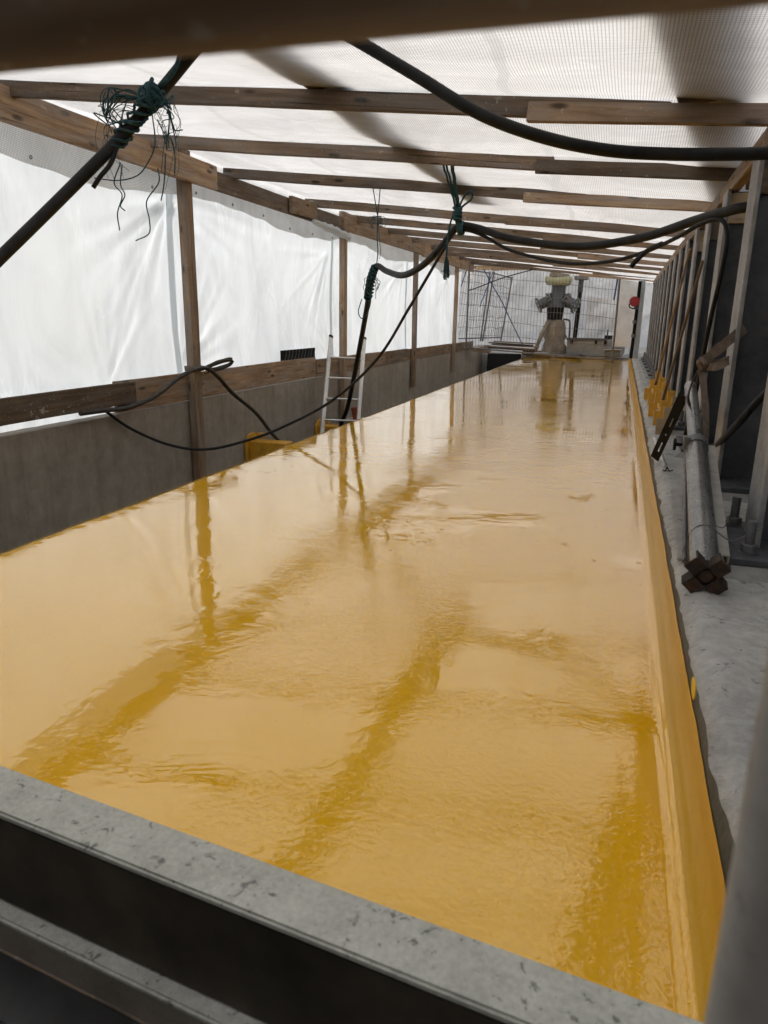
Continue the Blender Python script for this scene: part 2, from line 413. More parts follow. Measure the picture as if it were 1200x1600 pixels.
YEL_P = plain('pale_yellow_fabric', (.36,.36,.22), .6, .2, 6)
CLOTH = plain('beige_cloth', (.25,.21,.16), .9, .25, 5, .1, .5)
DGREY = plain('dark_grey_paint', (.055,.058,.062), .45, .25, 6, .5)
MGREY = plain('mid_grey_paint', (.20,.20,.19), .6, .25, 4, .4)
RED = plain('red_plastic', (.30,.015,.02), .5, .15, 6, .5)
FILM = plain('black_film_faced_ply', (.018,.018,.019), .38, .5, 12, .5, .1)
DKB = plain('shade_toned_board', (.060,.050,.038), .7, .5, 5, .2, .3)  # shade on the beam's near side put into the colour
H20 = concrete('weathered_grey_flange', (.40,.40,.355), (.60,.60,.54), (.10,.10,.095), 10, .3)
SHADE_SACK = plain('gap_shade_and_black_sack', (.012,.012,.012), .9, .2, 3, .1)  # near-black: painted shade of the far gap, also the black sack's colour
HOARD = metal('grey_sheet_metal', (.08,.088,.098), (.13,.14,.15), .5, .3, None, .6, .1)
SH_ROOF = sheet('mesh_reinforced_sheet', (.80,.795,.785), .62, .014, .35, .04, .5, (1.2, 3.0, 1), (.74,.73,.68), True, True)
SH_SIDE = sheet('smooth_white_film', (.72,.765,.795), .58, 0, .28, .07, .22, (1, 1.4, .7), (.72,.745,.74), True)
SH_FAR = sheet('crinkled_clear_film', (.80,.80,.80), .55, 0, .22, .14, 1.0, (2, 2, 2))
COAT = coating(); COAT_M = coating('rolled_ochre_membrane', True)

# ------------------------------------------------------------------ setting: ground, deck, kerb
def grid(xs, fn, nx, ys, ny):
    mb = MB(); 
    for j in range(ny + 1):
        for i in range(nx + 1):
            mb.v.append(Vector(fn(i / nx, j / ny)))
    for j in range(ny):
        for i in range(nx):
            a = j*(nx+1) + i; mb.f.append((a, a+1, a+nx+2, a+nx+1))
    return mb

gmb = MB(); gmb.add([(-900,-900,-1.25),(900,-900,-1.25),(900,900,-1.25),(-900,900,-1.25)], [(0,1,2,3)])
tag(obj('ground', gmb, GRD), 'gravel ground around the site', kind='structure')

XL, XR, DZ = -2.826, .194, .246
prof = []
for i in range(100): prof.append((XL + (XR - XL) * i / 99, DZ))
rim = [(XL-.010, DZ-.010), (XL-.015, DZ-.04), (XL-.015, DZ-.23)]
prof = rim[::-1] + prof + [(XR+a, DZ+b) for a, b in [(.077*math.sin(q*R(6)), .098*(1 - math.cos(q*R(6)))) for q in range(1, 15)] + [(.0775,.112), (.078,.138), (.0785,.160)]]
ny = 520; Y0, Y1 = 1.02, 22.8
dmb = MB(); m = len(prof)
def N(a, b, c=0.0): return noise.noise((a, b, c))
for j in range(ny + 1):
    q = j / ny; y = Y0 + (Y1 - Y0) * (q ** 1.25)
    for i, (x, z) in enumerate(prof):
        if i < 3: x2 = x + .018*N(y*.9, 3) + .008*N(y*4, 7); z2 = z
        elif i < 103:
            u = (x - XL) / (XR - XL)
            x2 = x + (1-u)**6 * (.018*N(y*.9, 3) + .008*N(y*4, 7))
            z2 = z + .0040*N(x*.6, y*.45, 1) + .0016*N(x*1.7, y*1.5, 2)
            w = x - (XR - .035 + .018*N(y*.8, 11))
            z2 += .0045 * math.exp(-(w/.013)**2) * (.55 + .9*N(y*1.7, 21))
            w2 = x - (XR - .10 + .03*N(y*.6, 31)); z2 += .0015 * math.exp(-(w2/.02)**2) * (.4 + N(y*1.1, 41))
        else:
            k = i - 103
            x2 = x + (.0018*N(y*1.6, 8) + .0008*N(y*7, 9) if k < 13 else 0.0); z2 = z + .002*N(y*1.2, 14)*min(1, k/6)
            if i == m - 1: z2 = z + .016*N(y*.7, 51) + .010*N(y*3.1, 61) + .007*N(y*11, 62)
        dmb.v.append(Vector((x2, y, z2)))
for j in range(ny):
    for i in range(m - 1):
        a = j*m + i; dmb.f.append((a, a+1, a+m+1, a+m))
deck = obj('deck', dmb, COAT, smooth=True, centre=False)
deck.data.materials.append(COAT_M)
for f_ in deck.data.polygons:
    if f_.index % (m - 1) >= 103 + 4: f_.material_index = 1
tag(deck, 'long deck coated in glossy ochre yellow membrane', kind='structure')

sub = MB().box(XL - .008, .27, 1.03, 22.78, -.9, DZ - .02)
tag(obj('deck_slab', sub, CON_W), 'concrete slab under the ochre membrane', kind='structure')

kmb = MB(); kp = [(.2755,.05), (.2755,.33), (.2755,.41), (.277,.462), (.292,.478), (.318,.499), (.358,.502), (.42,.493), (.50,.493), (.66,.493), (1.0,.493), (1.5,.493), (2.6,.493)]
kn = 900
for j in range(kn + 1):
    y = .3 + 25.5 * (j/kn)**1.3
    for i, (x, z) in enumerate(kp):
        if 2 < i < 6:
            x += .012*N(y*1.3, i*.3, 71) + .010*N(y*6, i*.5, 72) + .006*N(y*17, i*.9, 77); z += .008*N(y*2.3, i*.4, 73) + .006*N(y*9, i*.8, 78)
        elif i >= 6: z += .003*N(x*3, y*2, 74)
        if i <= 2: x = .2755
        kmb.v.append(Vector((x, y, z)))
for j in range(kn):
    for i in range(len(kp) - 1):
        a = j*len(kp) + i; kmb.f.append((a, a+1, a+len(kp)+1, a+len(kp)))
kerb = obj('kerb', kmb, CON_K, smooth=True, centre=False)
kerb.data.materials.append(CON_D)
for f_ in kerb.data.polygons:
    if f_.index % (len(kp) - 1) <= 2: f_.material_index = 1
tag(kerb, 'raw grey concrete kerb and ledge beside the deck', kind='structure')
# yellow paint spot on the kerb face
sp = MB(); n = 14
pts = []
for k in range(n):
    t = 2*math.pi*k/n; pts.append(Vector((.272, 1.91 + .045*math.cos(t)*(1+.2*N(k, 3)), .440 + .026*math.sin(t))))
sp.add(pts + [p + Vector((.004,0,0)) for p in pts], [tuple(range(n)), tuple(range(2*n-1, n-1, -1))] + [(k, (k+1)%n, n+(k+1)%n, n+k) for k in range(n)])
ps = obj('paint_spot', sp, YEL_B, kerb); ps['label'] = 'bright yellow oval paint spot on the kerb face'

# ------------------------------------------------------------------ left wall, planks, posts, plate
wall = obj('concrete_wall', MB().box(-4.55, -4.175, -1.0, 9.58, -1.25, .535), CON_W, bevel=.008)
tag(wall, 'long low grey concrete wall along the left, from the left picture edge to the ladder', 'wall')
wall2 = obj('concrete_wall', MB().box(-4.55, -4.178, 9.59, 24.5, -1.25, .53), CON_W, bevel=.008)
tag(wall2, 'far length of low grey concrete wall, from the ladder to the black gap', 'wall')

PLK = 'planks on top of the left wall'
def plank(p0, p1, w, h, mat, label, x=-4.185):
    o = timber('timber_plank', (x, p0, (h[0]+h[1])/2), (x, p1, (h[2]+h[3])/2), w, h[1]-h[0], mat, warp=.004)
    tag(o, label, 'plank', PLK)
plank(1.2, 5.45, .045, (.61,.80,.62,.81), W_DRK, 'dark weathered plank at the left edge, leaving a bright slit above the wall', -4.135)
plank(5.25, 6.42, .045, (.545,.82,.545,.825), W_MID, 'light brown plank between the dark plank and the first post')
plank(6.43, 9.62, .045, (.55,.82,.565,.815), W_MID, 'long light brown plank between the first post and the ladder')
plank(9.65, 12.9, .045, (.545,.79,.54,.78), W_MID, 'brown plank behind the ladder on the wall top')
plank(12.92, 14.4, .045, (.54,.775,.54,.77), W_OLD, 'short brown plank on the wall just before the third post')
plank(14.42, 18.4, .045, (.54,.76,.535,.755), W_MID, 'brown plank on the wall between the third and fourth posts')
plank(18.42, 21.3, .045, (.535,.75,.53,.74), W_OLD, 'farthest brown plank on the left wall before the fence')
o = timber('timber_block', (-4.10, 20.2, .55), (-3.72, 21.6, .42), .05, .09, W_OLD); tag(o, 'loose board end jutting from the far end of the left wall', 'board')

PST = 'posts along the left wall'
ords = ['first', 'second', 'third', 'fourth']
for k, (y, zb, w) in enumerate(((6.41,-.29,.135), (10.6,-.35,.13), (14.67,-.03,.11), (18.5,.05,.10))):
    o = timber('timber_post', (-4.118, y-.005, zb), (-4.118 , y, 2.90), .085, w, W_MID, up=(0,1,0))
    lab = ('thick brown timber post on the left, nearest the camera', 'brown timber post standing behind the aluminium ladder', 'thin brown post third along the left wall, past the ladder',
           'thin brown post fourth along the left wall, just before the fence', 'last thin timber post at the left end of the wire fence')[k]
    tag(o, lab, 'post', PST)
PLT = 'planks of the left eaves beam'
def eave(y0, y1, z0, z1, x, mat, label, z0b=None, z1b=None):
    z0b = z0 if z0b is None else z0b; z1b = z1 if z1b is None else z1b
    o = timber('eaves_plank', (x, y0, (z0+z1)/2), (x, y1, (z0b+z1b)/2), .05, z1-z0, mat, warp=.004); tag(o, label, 'beam', PLT)
eave(1.0, 6.87, 2.63, 2.85, -4.045, W_MID, 'thick eaves plank at upper left with a square cut end past the first post', 2.615, 2.825)
eave(5.9, 10.75, 2.62, 2.80, -4.097+.005, W_OLD, 'second eaves plank on the left, between the first and second posts')
eave(10.4, 15.0, 2.62, 2.87, -4.04, W_MID, 'third eaves plank on the left, starting at the ladder post')
eave(14.9, 20.2, 2.60, 2.88, -4.045, W_MID, 'farthest eaves plank on the left, ending above the fence')
o = timber('timber_block', (-4.035, 8.6, 2.71), (-4.035, 9.38, 2.725), .045, .19, W_MID); tag(o, 'short splice block nailed over a joint of the left eaves beam', 'block')

# ------------------------------------------------------------------ rafters
def rz(x): return 2.845 - .1*(x + 4.12)           # centre height of rafters
RAF = [-.9, .7, 2.5, 4.28, 5.8, 7.3, 9.4, 11.0, 12.5, 14.0, 15.5, 16.9, 18.3, 19.8]
ordw = {3:'first',4:'second',5:'third',6:'fourth',7:'fifth',8:'sixth',9:'seventh',10:'eighth',11:'ninth',12:'tenth',13:'eleventh and farthest'}
splice = {2:(-.5,.1), 3:(-.59, .12), 4:(-.72,-.60), 5:(-1.0,-.45), 6:(-1.5,-.18), 7:(-1.2,-.5), 8:(-1.4,-.3), 9:(-.9,-.2), 10:(-1.1,-.3), 11:(-1.6,-.6), 12:(-.8,0), 13:(-1.2,-.4), 14:(-1,-.3)}
for k, y in enumerate(RAF):
    if k < 2: continue
    b0, a1 = splice[k]; dy = random.uniform(-.03, .03)
    r = thing('rafter', (-4.1, y, rz(-4.1)), ('%s rafter counted from the camera, two brown boards spliced side by side' % ordw[k]) if k > 2 else 'rafter above the handrail, seen only mirrored in the wet deck', 'rafter', 'rafters under the roof sheet')
    timber('long_board', (-4.30, y, rz(-4.30)), (a1, y + dy, rz(a1)), .048, .098, W_OLD, r, warp=.008)
    timber('short_board', (b0, y - .055, rz(b0) - .03), (.86, y - .055 + dy, rz(.86) + .0), .048, .095, W_MID if k % 2 else W_OLD, r, warp=.008)

# ------------------------------------------------------------------ roof sheet
YR = sorted(RAF + [21.2])
def sag(y, x):
    for a, b in zip(YR[:-1], YR[1:]):
        if a <= y <= b:
            t = (y-a)/(b-a); d = .035 + .05*(.5 + N(a*3.1, 5)) + .055*max(0, (x+2.5)/3.5)
            return -d * math.sin(math.pi*t)**.8
    return 0
nx_, ny_ = 130, 620
S0, S1 = -.55, 5.75                                  # arc length across from the left eaves line
rmb = MB()
for j in range(ny_ + 1):
    y = -1.0 + 22.0*j/ny_
    edge = .44 + .06*math.sin(y*1.5+.3) + .06*N(y*.8, 91) + .03*N(y*2.5, 92)
    for i in range(nx_ + 1):
        s = S0 + (S1-S0)*i/nx_
        if s >= 0:
            x = -4.18 + s; z = rz(x) + .062 + sag(y, x)*min(1, s*2.2)
            z += .014*N(x*1.2, y*1.6, 3) + .018*N(x*.8+y*.6, y*2.6, 9)*min(1, s) + .008*N(x*2.1-y*1.1, y*5, 19)*min(1, s)
        else:
            u = s / S0; x = -4.185 - .012*math.sin(u*2) + .009*N(y*2.2, u*2, 6)
            z = rz(-4.18) + .062 - u*edge*1.0 + .02*N(y*1.3, u, 8)
        rmb.v.append(Vector((x, y, z)))
for j in range(ny_):
    for i in range(nx_):
        a = j*(nx_+1) + i; rmb.f.append((a, a+1, a+nx_+2, a+nx_+1))
roof = obj('roof_sheet', rmb, SH_ROOF, smooth=True, centre=False)
uvl = roof.data.uv_layers.new(name='cloth')
for lp_ in roof.data.loops:
    i_ = lp_.vertex_index % (nx_ + 1); j_ = lp_.vertex_index // (nx_ + 1); uvl.data[lp_.index].uv = (6.0 + S0 + (S1-S0)*i_/nx_, 2.0 + 22.0*j_/ny_)
tag(roof, 'white translucent mesh reinforced sheet sagging over the rafters as a roof', 'tarpaulin')
for k in range(11):
    y = 3.1 + k*.72; zed = rz(-4.18) + .062 - .93*(.44 + .06*math.sin(y*1.5+.3) + .06*N(y*.8, 91) + .03*N(y*2.5, 92)) + .012
    P = [Vector((-4.170, y + .011*math.cos(t_), zed + .011*math.sin(t_))) for t_ in [2*math.pi*i/12 for i in range(13)]]
    obj('eyelet', MB().tube(P, .004, 6), GALV_D, roof, smooth=True)
rl_ = MB(); P = [Vector((-4.005 + .02*N(i*.4, 2), 9.25 + i*.065, 2.60 - .0035*i + .02*N(i*.5, 8))) for i in range(21)]
rl_.tube(P, .055, 12, True, lambda q: .55 + .45*math.sin(q*2.6) + .25*N(q*9, 4))
for v_ in rl_.v: v_ += Vector((N(v_.x*22, v_.y*9, v_.z*22), 0, N(v_.z*25, v_.y*8, 3)))*.014
tag(obj('sheet_roll', rl_, SH_SIDE, smooth=True), 'loose roll of white sheet drooping from the eaves beam left of the ladder post', 'sheet')
# boards lying on top of the roof sheet, seen through it as dark bands
o = timber('roof_board', (-1.83, 2.2, 2.706), (-1.62, 8.2, 2.682), .25, .05, W_DRK, warp=.003); tag(o, 'board on the roof seen as a dark band through the sheet, centre left', 'board', 'boards lying on the roof sheet')
o = timber('roof_board', (.02, 2.4, 2.515), (.72, 7.0, 2.452), .30, .05, W_DRK, warp=.003); tag(o, 'board on the roof seen as a dark band through the sheet, upper right', 'board', 'boards lying on the roof sheet')

# ------------------------------------------------------------------ side sheets
def crease(y, z, ay, az, ang, sig, length):
    c, s_ = math.cos(ang), math.sin(ang); dy, dz = y-ay, z-az
    t = dy*c + dz*s_; p = -dy*s_ + dz*c
    if t < 0 or t > length: return 0
    return math.exp(-(p/(sig*(1+1.2*t)))**2) * (1 - t/length) * min(1, t*6)
def side_sheet(y0, y1, z0, z1, xb, label, anchors, seed, mat=SH_SIDE, bulge=.05):
    ny2 = int((y1-y0)/.035); nz2 = int((z1-z0)/.04); mb = MB(); rnd = random.Random(seed)
    cr = []
    for (ay, az, a0, a1, n, L) in anchors:
        for k in range(n): cr.append((ay, az, a0 + (a1-a0)*(k + rnd.uniform(-.3,.3))/max(1,n-1), rnd.uniform(.010,.028), L*rnd.uniform(.5,1), rnd.choice((-1,1))*rnd.uniform(.010,.026)))
    for j in range(nz2 + 1):
        z = z0 + (z1-z0)*j/nz2
        for i in range(ny2 + 1):
            y = y0 + (y1-y0)*i/ny2
            x = xb - .05 - bulge*math.sin(math.pi*j/nz2)*(1+.5*N(y*.5, z*.5, seed))
            x += .012*N(y*1.1, z*.8, seed+2)
            x += .020*N(y*9, z*.7, seed+4) * max(0, 1-(z-z0)/.5)          # ruffles gathered along the plank
            for (ay, az, an, sg, L, am) in cr: x += am*crease(y, z, ay, az, an, sg, L)
            mb.v.append(Vector((x, y, z)))
    for j in range(nz2):
        for i in range(ny2):
            a = j*(ny2+1)+i; mb.f.append((a, a+1, a+ny2+2, a+ny2+1))
    o = obj('plastic_sheet', mb, mat, smooth=True, centre=False); tag(o, label, 'sheet', 'plastic sheets closing the left side'); return o
side_sheet(-1.0, 6.5, .42, 2.95, -4.245, 'smooth white plastic sheet on the left, between the picture edge and the first post',
           [(6.4,2.45,R(180),R(250),9,2.2), (5.3,.75,R(40),R(100),6,1.6), (3.0,2.6,R(240),R(310),7,1.8), (3.2,.7,R(60),R(130),8,1.2)], 1)
side_sheet(6.4, 10.7, .42, 2.95, -4.25, 'smooth white plastic sheet between the first post and the ladder post',
           [(6.45,2.5,R(-75),R(-5),10,2.6), (6.5,.85,R(10),R(80),8,1.8), (10.5,2.3,R(185),R(260),10,2.2), (10.5,.9,R(100),R(170),7,1.6)], 2)
side_sheet(10.6, 14.8, .42, 2.95, -4.25, 'white plastic sheet with fine upright folds, just beyond the ladder post',
           [(10.7,2.5,R(-80),R(-10),9,2.2), (14.5,2.4,R(190),R(260),9,2.2), (12.5,2.6,R(240),R(300),12,2)], 3)
side_sheet(14.7, 20.0, .42, 2.95, -4.25, 'farthest white plastic sheet on the left wall, next to the wire fence',
           [(14.8,2.5,R(-80),R(-10),9,2.2), (18.4,2.4,R(190),R(300),12,2.2)], 4)
# slatted vent showing through the sheet behind the wall top
v = thing('louvre_panel', (-4.22, 9.15, .80), 'small dark louvred panel standing on the wall left of the ladder', 'vent')
obj('panel', MB().box(-4.232, -4.216, 8.62, 9.72, .80, .955), BLKST, v)
for k in range(10):
    y = 8.68 + k*.105; obj('slat', MB().tube([(-4.207, y, .815), (-4.205, y+.05, .89), (-4.207, y+.02+.05, .95)], .008, 6), DGREY, v)

# ------------------------------------------------------------------ right side: steel columns
XC, KZ, CT = .56, .489, 2.224
def make_column(x, y):
    c = thing('steel_column', (x, y, KZ), 'x', 'column', 'steel columns along the right kerb')
    obj('front_flange', MB().box(x, x+.022, y-.125, y+.125, .556, CT), STEEL_F, c, bevel=.003)
    obj('web', MB().box(x+.022, x+.223, y-.007, y+.007, .556, CT-.002), STEEL, c)
    obj('rear_flange', MB().box(x+.223, x+.245, y-.125, y+.125, .556, CT), STEEL_F, c, bevel=.003)
    obj('base_plate', MB().box(x-.10, x+.345, y-.28, y+.28, .525, .555), STEEL, c, bevel=.004)
    pm_ = MB(); a = (x-.104, x+.35, y-.284, y+.284); b = (x-.15, x+.39, y-.345, y+.345)
    pm_.add([(b[0],b[2],KZ),(b[1],b[2],KZ),(b[1],b[3],KZ),(b[0],b[3],KZ),(a[0],a[2],.525),(a[1],a[2],.525),(a[1],a[3],.525),(a[0],a[3],.525)],
            [(4,5,6,7),(0,1,5,4),(1,2,6,5),(2,3,7,6),(3,0,4,7)])
    obj('grout_pad', pm_, CON_P, c)
    for bx in (x-.030, x+.275):
        for by in (y-.20, y+.20):
            rod = smooth_angle(obj('anchor_bolt', MB().cyl((bx,by,.555), (bx,by,.68), .0175, n=14), GALV_D, c))
            obj('washer', MB().cyl((bx,by,.5555), (bx,by,.560), .036, n=18), GALV_D, rod)
            obj('nut', MB().cyl((bx,by,.560), (bx,by,.592), .032, n=6), GALV_D, rod, bevel=.003)
    return c
CY = [3.06, 4.32, 5.53, 6.59, 7.62, 8.65, 9.68, 10.71, 11.74, 12.77, 13.8, 14.83, 15.86, 16.89, 17.92]
cw = ['nearest dark steel column at the right picture edge, with bolted base plate', 'second steel column on the right, with the webbing strap around it', 'third steel column from the camera, behind the hanging cable',
      'fourth steel column from the camera, just behind the prop', 'fifth steel column from the camera on the right', 'sixth steel column from the camera, behind the dark leaning lath', 'seventh steel column from the camera on the right',
      'eighth steel column from the camera, by the pale leaning lath', 'ninth steel column from the camera on the right', 'tenth steel column from the camera on the right', 'eleventh steel column from the camera on the right', 'twelfth steel column from the camera on the right',
      'third steel column from the far end of the row', 'second steel column from the far end of the row', 'farthest steel column of the row, next to the white board']
proto = make_column(XC, CY[0]); proto['label'] = cw[0]
for y, lab in zip(CY[1:], cw[1:]):
    c = dup(proto); c.location.y = y; c['label'] = lab
# packing boards on the web heads and the plate that carries the rafters
for k, y in enumerate(CY[1:9]):
    o = timber('packing_board', (XC+.025, y-.024, 2.118), (XC+.222, y-.024, 2.118), .03, .185, (PLY if k in (1, 3) else W_OLD), warp=0)
    tag(o, '%s board packed against the head of the %s steel column' % ('pale plywood' if k in (1, 3) else 'brown', ('second','third','fourth','fifth','sixth','seventh','eighth','ninth')[k]), 'board', 'packing boards at the column heads')
for k, (a, b) in enumerate(((1.2, 6.1), (6.12, 11.0), (11.02, 19.2))):
    o = timber('plate_timber', (XC+.05, a, 2.276), (XC+.05, b, 2.276), .06, .10, W_MID); 
    o.location.z += .0
    tag(o, ('nearest', 'middle', 'farthest')[k] + ' length of the timber plate along the column heads', 'beam', 'timber plates on the columns')
for k, y in enumerate((4.05, 5.3, 6.95, 8.5, 10.05)):
    o = timber('stub_post', (XC+.115, y, 2.20), (XC+.115, y, 2.47), .05, .08, W_OLD, up=(0,1,0)); tag(o, 'short upright timber stub above the plate, %s from the camera' % ('first','second','third','fourth','fifth')[k], 'post', 'timber stubs above the right plate')
# hoarding behind the columns
h = thing('hoarding', (1.45, 12, .49), 'grey sheet metal hoarding seen behind the steel columns on the right', 'hoarding')
for k in range(10):
    y0 = .6 + k*2.2; obj('panel', MB().box(1.44, 1.46, y0, y0+2.18, .50, 2.6), HOARD, h)
    obj('rail', MB().box(1.415, 1.439, y0, y0+2.18, .54, .60), HOARD, h)
o = timber('timber_block', (1.10, 6.18, .53), (1.24, 6.28, .53), .085, .07, W_NEW); tag(o, 'small wooden block lying on the ledge between the first two columns', 'block')

# ------------------------------------------------------------------ tools and steel on the ledge
p = thing('steel_prop', (0.346,2.546,0.502), 'long galvanised tubular prop lying on the ledge, rusty star plate towards the camera', 'prop')
A, B, C_ = Vector((0.35,2.546,0.564)), Vector((0.398,3.79,0.803)), Vector((0.441,4.944,1))
smooth_angle(obj('outer_tube', MB().cyl(A, B, .0485, n=28), GALV, p)); smooth_angle(obj('inner_tube', MB().cyl(B, C_, .036, n=24), GALV, p))
dr = (B - A).normalized()
smooth_angle(obj('collar', MB().cyl(B - dr*.05, B + dr*.03, .055, n=24), GALV_D, p))
obj('clamp', MB().box(0.334,0.367,3.741,3.807,0.786,0.852), GALV_D, p, bevel=.004)
kb = smooth_angle(obj('knob', MB().cyl((0.293,3.79,0.805), (0.305,3.79,0.805), .030, n=10).cyl((0.305,3.79,0.805), (0.354,3.79,0.807), .009, n=10), BLKST, p))
q = dr.to_track_quat('Z', 'Y').to_matrix().to_4x4()
st = obj('star_plate', MB().cyl(A - dr*.022, A - dr*.002, .042, n=20), RUST, p)
for k in range(4):
    ang = math.pi/4 + k*math.pi/2; M = Matrix.Translation(A - dr*.03) @ q @ Matrix.Rotation(ang, 4, 'Z')
    lb = MB()
    for (x0,x1,y0,y1,z0,z1) in ((.028,.078,-.025,.025,-.008,.0),(.028,.078,-.028,-.021,-.010,.046),(.028,.078,.021,.028,-.010,.046)):
        t_ = MB().box(x0,x1,y0,y1,z0,z1); lb.add([M @ v_ for v_ in t_.v], t_.f)
    obj('lug', lb, RUST, p, bevel=.002)
smooth_angle(obj('hub', MB().cyl(A - dr*.034, A - dr*.02, .022, n=16), RUST, p))
tag(smooth_angle(obj('steel_rod', MB().cyl((0.307,2.802,0.514), (0.354,3.807,0.79), .0095, n=10), GALV_D)), 'thin steel rod leaning along the left side of the tubular prop', 'rod')
ch = MB()
def chan(mb, a, b, w, d, th):
    a, b = Vector(a), Vector(b); x = (b-a).normalized(); z = Vector((0,0,1)); z = (z - x*z.dot(x)).normalized(); y = z.cross(x); Ln = (b-a).length
    M = Matrix((x,y,z)).transposed().to_4x4(); M.translation = a
    for q_ in ((0,Ln,-w/2,w/2,d-th,d), (0,Ln,-w/2,-w/2+th,0,d-.0005), (0,Ln,w/2-th,w/2,0,d-.0005)):
        t_ = MB().box(*q_); mb.add([M @ v_ for v_ in t_.v], t_.f)
    return mb
c_ = thing('steel_channel', (0.437,2.802,0.502), 'pale steel channel with rusty patches lying right of the tubular prop', 'channel')
obj('channel', chan(MB(), (0.428,2.769,0.526), (0.462,3.832,0.765), .052, .042, .005), PALE, c_)
obj('rusty_side', chan(MB(), (0.458,2.818,0.498), (0.488,3.749,0.695), .016, .042, .004), RUST, c_)
o = timber('flat_board', (0.31,2.843,0.506), (0.338,3.914,0.543), .05, .016, PALE); tag(o, 'narrow grey board lying left of the tubular prop', 'board')
w_ = MB().tube(spline([(0.297,2.818,0.543),(0.317,2.802,0.634),(0.354,2.802,0.663),(0.404,2.802,0.642),(0.461,2.818,0.609),(0.544,2.884,0.634),(0.577,2.9,0.65)], 6), .0022, 6)
w_.tube(spline([(0.354,2.802,0.658),(0.387,2.81,0.663),(0.428,2.818,0.658),(0.437,2.802,0.708)], 6), .0022, 6)
tag(obj('tie_wire', w_, GALV_D, smooth=True), 'thin twisted tie wire around the tubular prop near its rusty end', 'wire')
# slotted black bracket
b_ = MB(); A0, A1 = Vector((0.284,4.985,0.514)), Vector((0.387,4.656,0.967))
x = (A1-A0).normalized(); nrm = Vector((-.5,-1,0)); nrm = (nrm - x*nrm.dot(x)).normalized(); y_ = nrm.cross(x); Mb = Matrix((x,y_,nrm)).transposed().to_4x4(); Mb.translation = A0
Ln = (A1-A0).length
def lb(*q_):
    t_ = MB().box(*q_); b_.add([Mb @ v_ for v_ in t_.v], t_.f)
for y0,y1 in ((-.028,-.006),(.006,.028)): lb(0, Ln, y0, y1, 0, .007)
for x0,x1 in ((0,.07),(.16,.22),(.24,.30),(.38,Ln)): lb(x0, x1, -.0058, .0058, .0002, .0068)
lb(0, Ln, .028, .034, -.03, .007)
tag(obj('slotted_bracket', b_, BLKST), 'black slotted steel angle leaning beside the yellow notched blocks', 'bracket')
smooth_angle(tag(obj('thin_tube', MB().cyl((0.317,5.933,0.506), (0.334,4.738,0.506), .014, n=12), ALU), 'short white tube lying on the ledge under the black slotted bracket', 'tube'))
wsc = MB().tube(spline([(0.317,4.631,0.508),(0.33,4.598,0.512),(0.338,4.639,0.527),(0.35,4.59,0.514),(0.371,4.598,0.518)], 5), .004, 6)
tag(obj('wire_scrap', wsc, BLKST, smooth=True), 'black scrap of bent wire on the ledge below the slotted bracket', 'wire')

# yellow notched spreaders with long handles
def stepped(name, x0, y0, z0, w, h, mat, parent, tilt=0):
    poly = [(0,0),(w*.42,0),(w*.42,h*.22),(w*.72,h*.22),(w*.72,h*.5),(w,h*.5),(w,h),(w*.62,h),(w*.62,h*.72),(w*.30,h*.72),(w*.30,h*.42),(0,h*.42)]
    M = Matrix.Translation((x0, y0, z0)) @ Matrix.Rotation(tilt, 4, 'X')
    return obj(name, MB().prism(poly, .045, M), mat, parent, bevel=.003)
def spreader(y, lab, hm, top, mats):
    s_ = thing('notched_spreader', (.35, y, .493), lab, 'spreader', 'notched spreaders leaning on the columns')
    stepped('head_board', .307, y, .497, .165, .33, mats[0], s_, R(-6)); stepped('head_board', .33, y-.62, .497, .157, .31, mats[1], s_, R(-6))
    obj('brace', MB().prism([(0,0),(.115,.0),(.04,.165)], .025, Matrix.Translation((.412, y-.29, .61)) @ Matrix.Rotation(R(90), 4, 'Z')), PLY, s_)
    obj('cross_bar', MB().box(.38, .40, y-.63, y, .60, .633), mats[0], s_, bevel=.003)
    timber('handle', (.392, y-.31, .59), top, .022, .025, hm, s_, warp=.003)
spreader(8.98, 'yellow notched spreader with a pale wooden handle, the farther of the two', W_NEW, (.545, 7.9, 2.075), (YEL, YEL))
spreader(7.38, 'yellow notched spreader with a dark wooden handle, nearer the camera', W_OLD, (.545, 6.39, 1.86), (YEL, YEL))
lo_ = stepped('notched_block', .33, 6.22, .497, .165, .31, PLY, None, R(-6)); tag(lo_, 'pale unpainted notched block in front of the yellow notched spreaders', 'block')

# webbing strap round the second column
s_ = thing('webbing_strap', (0.494,4.202,0.988), 'dirty beige webbing strap knotted around the second column and the prop', 'strap')
def ribbon(pts, w, up, th=.003):
    P = spline(pts, 8); mb = MB(); vs = []; up = Vector(up)
    for i, pnt in enumerate(P):
        t_ = (P[min(i+1,len(P)-1)] - P[max(i-1,0)]).normalized(); a = (up - t_*up.dot(t_)).normalized(); n_ = t_.cross(a)
        wob = w*(1 + .06*math.sin(i*.7))
        for e, f_ in ((-1,-1),(1,-1),(1,1),(-1,1)): vs.append(pnt + a*e*wob/2 + n_*f_*th/2)
    fs = [(3,2,1,0), tuple(len(vs)-4+k for k in range(4))]
    for i in range(len(P)-1):
        for k in range(4): fs.append((4*i+k, 4*i+(k+1)%4, 4*i+4+(k+1)%4, 4*i+4+k))
    mb.add(vs, fs); return mb
obj('tail', ribbon([(0.412,4.186,1.182),(0.461,4.169,1.235),(0.527,4.178,1.301),(0.61,4.252,1.367)], .052, (-.6,0,1)), STRAP, s_)
obj('loop', ribbon([(0.42,4.178,1.178),(0.47,4.12,1.169),(0.519,4.112,1.194),(0.536,4.136,1.21),(0.511,4.178,1.194),(0.453,4.186,1.182)], .04, (0,.2,1)), STRAP, s_)
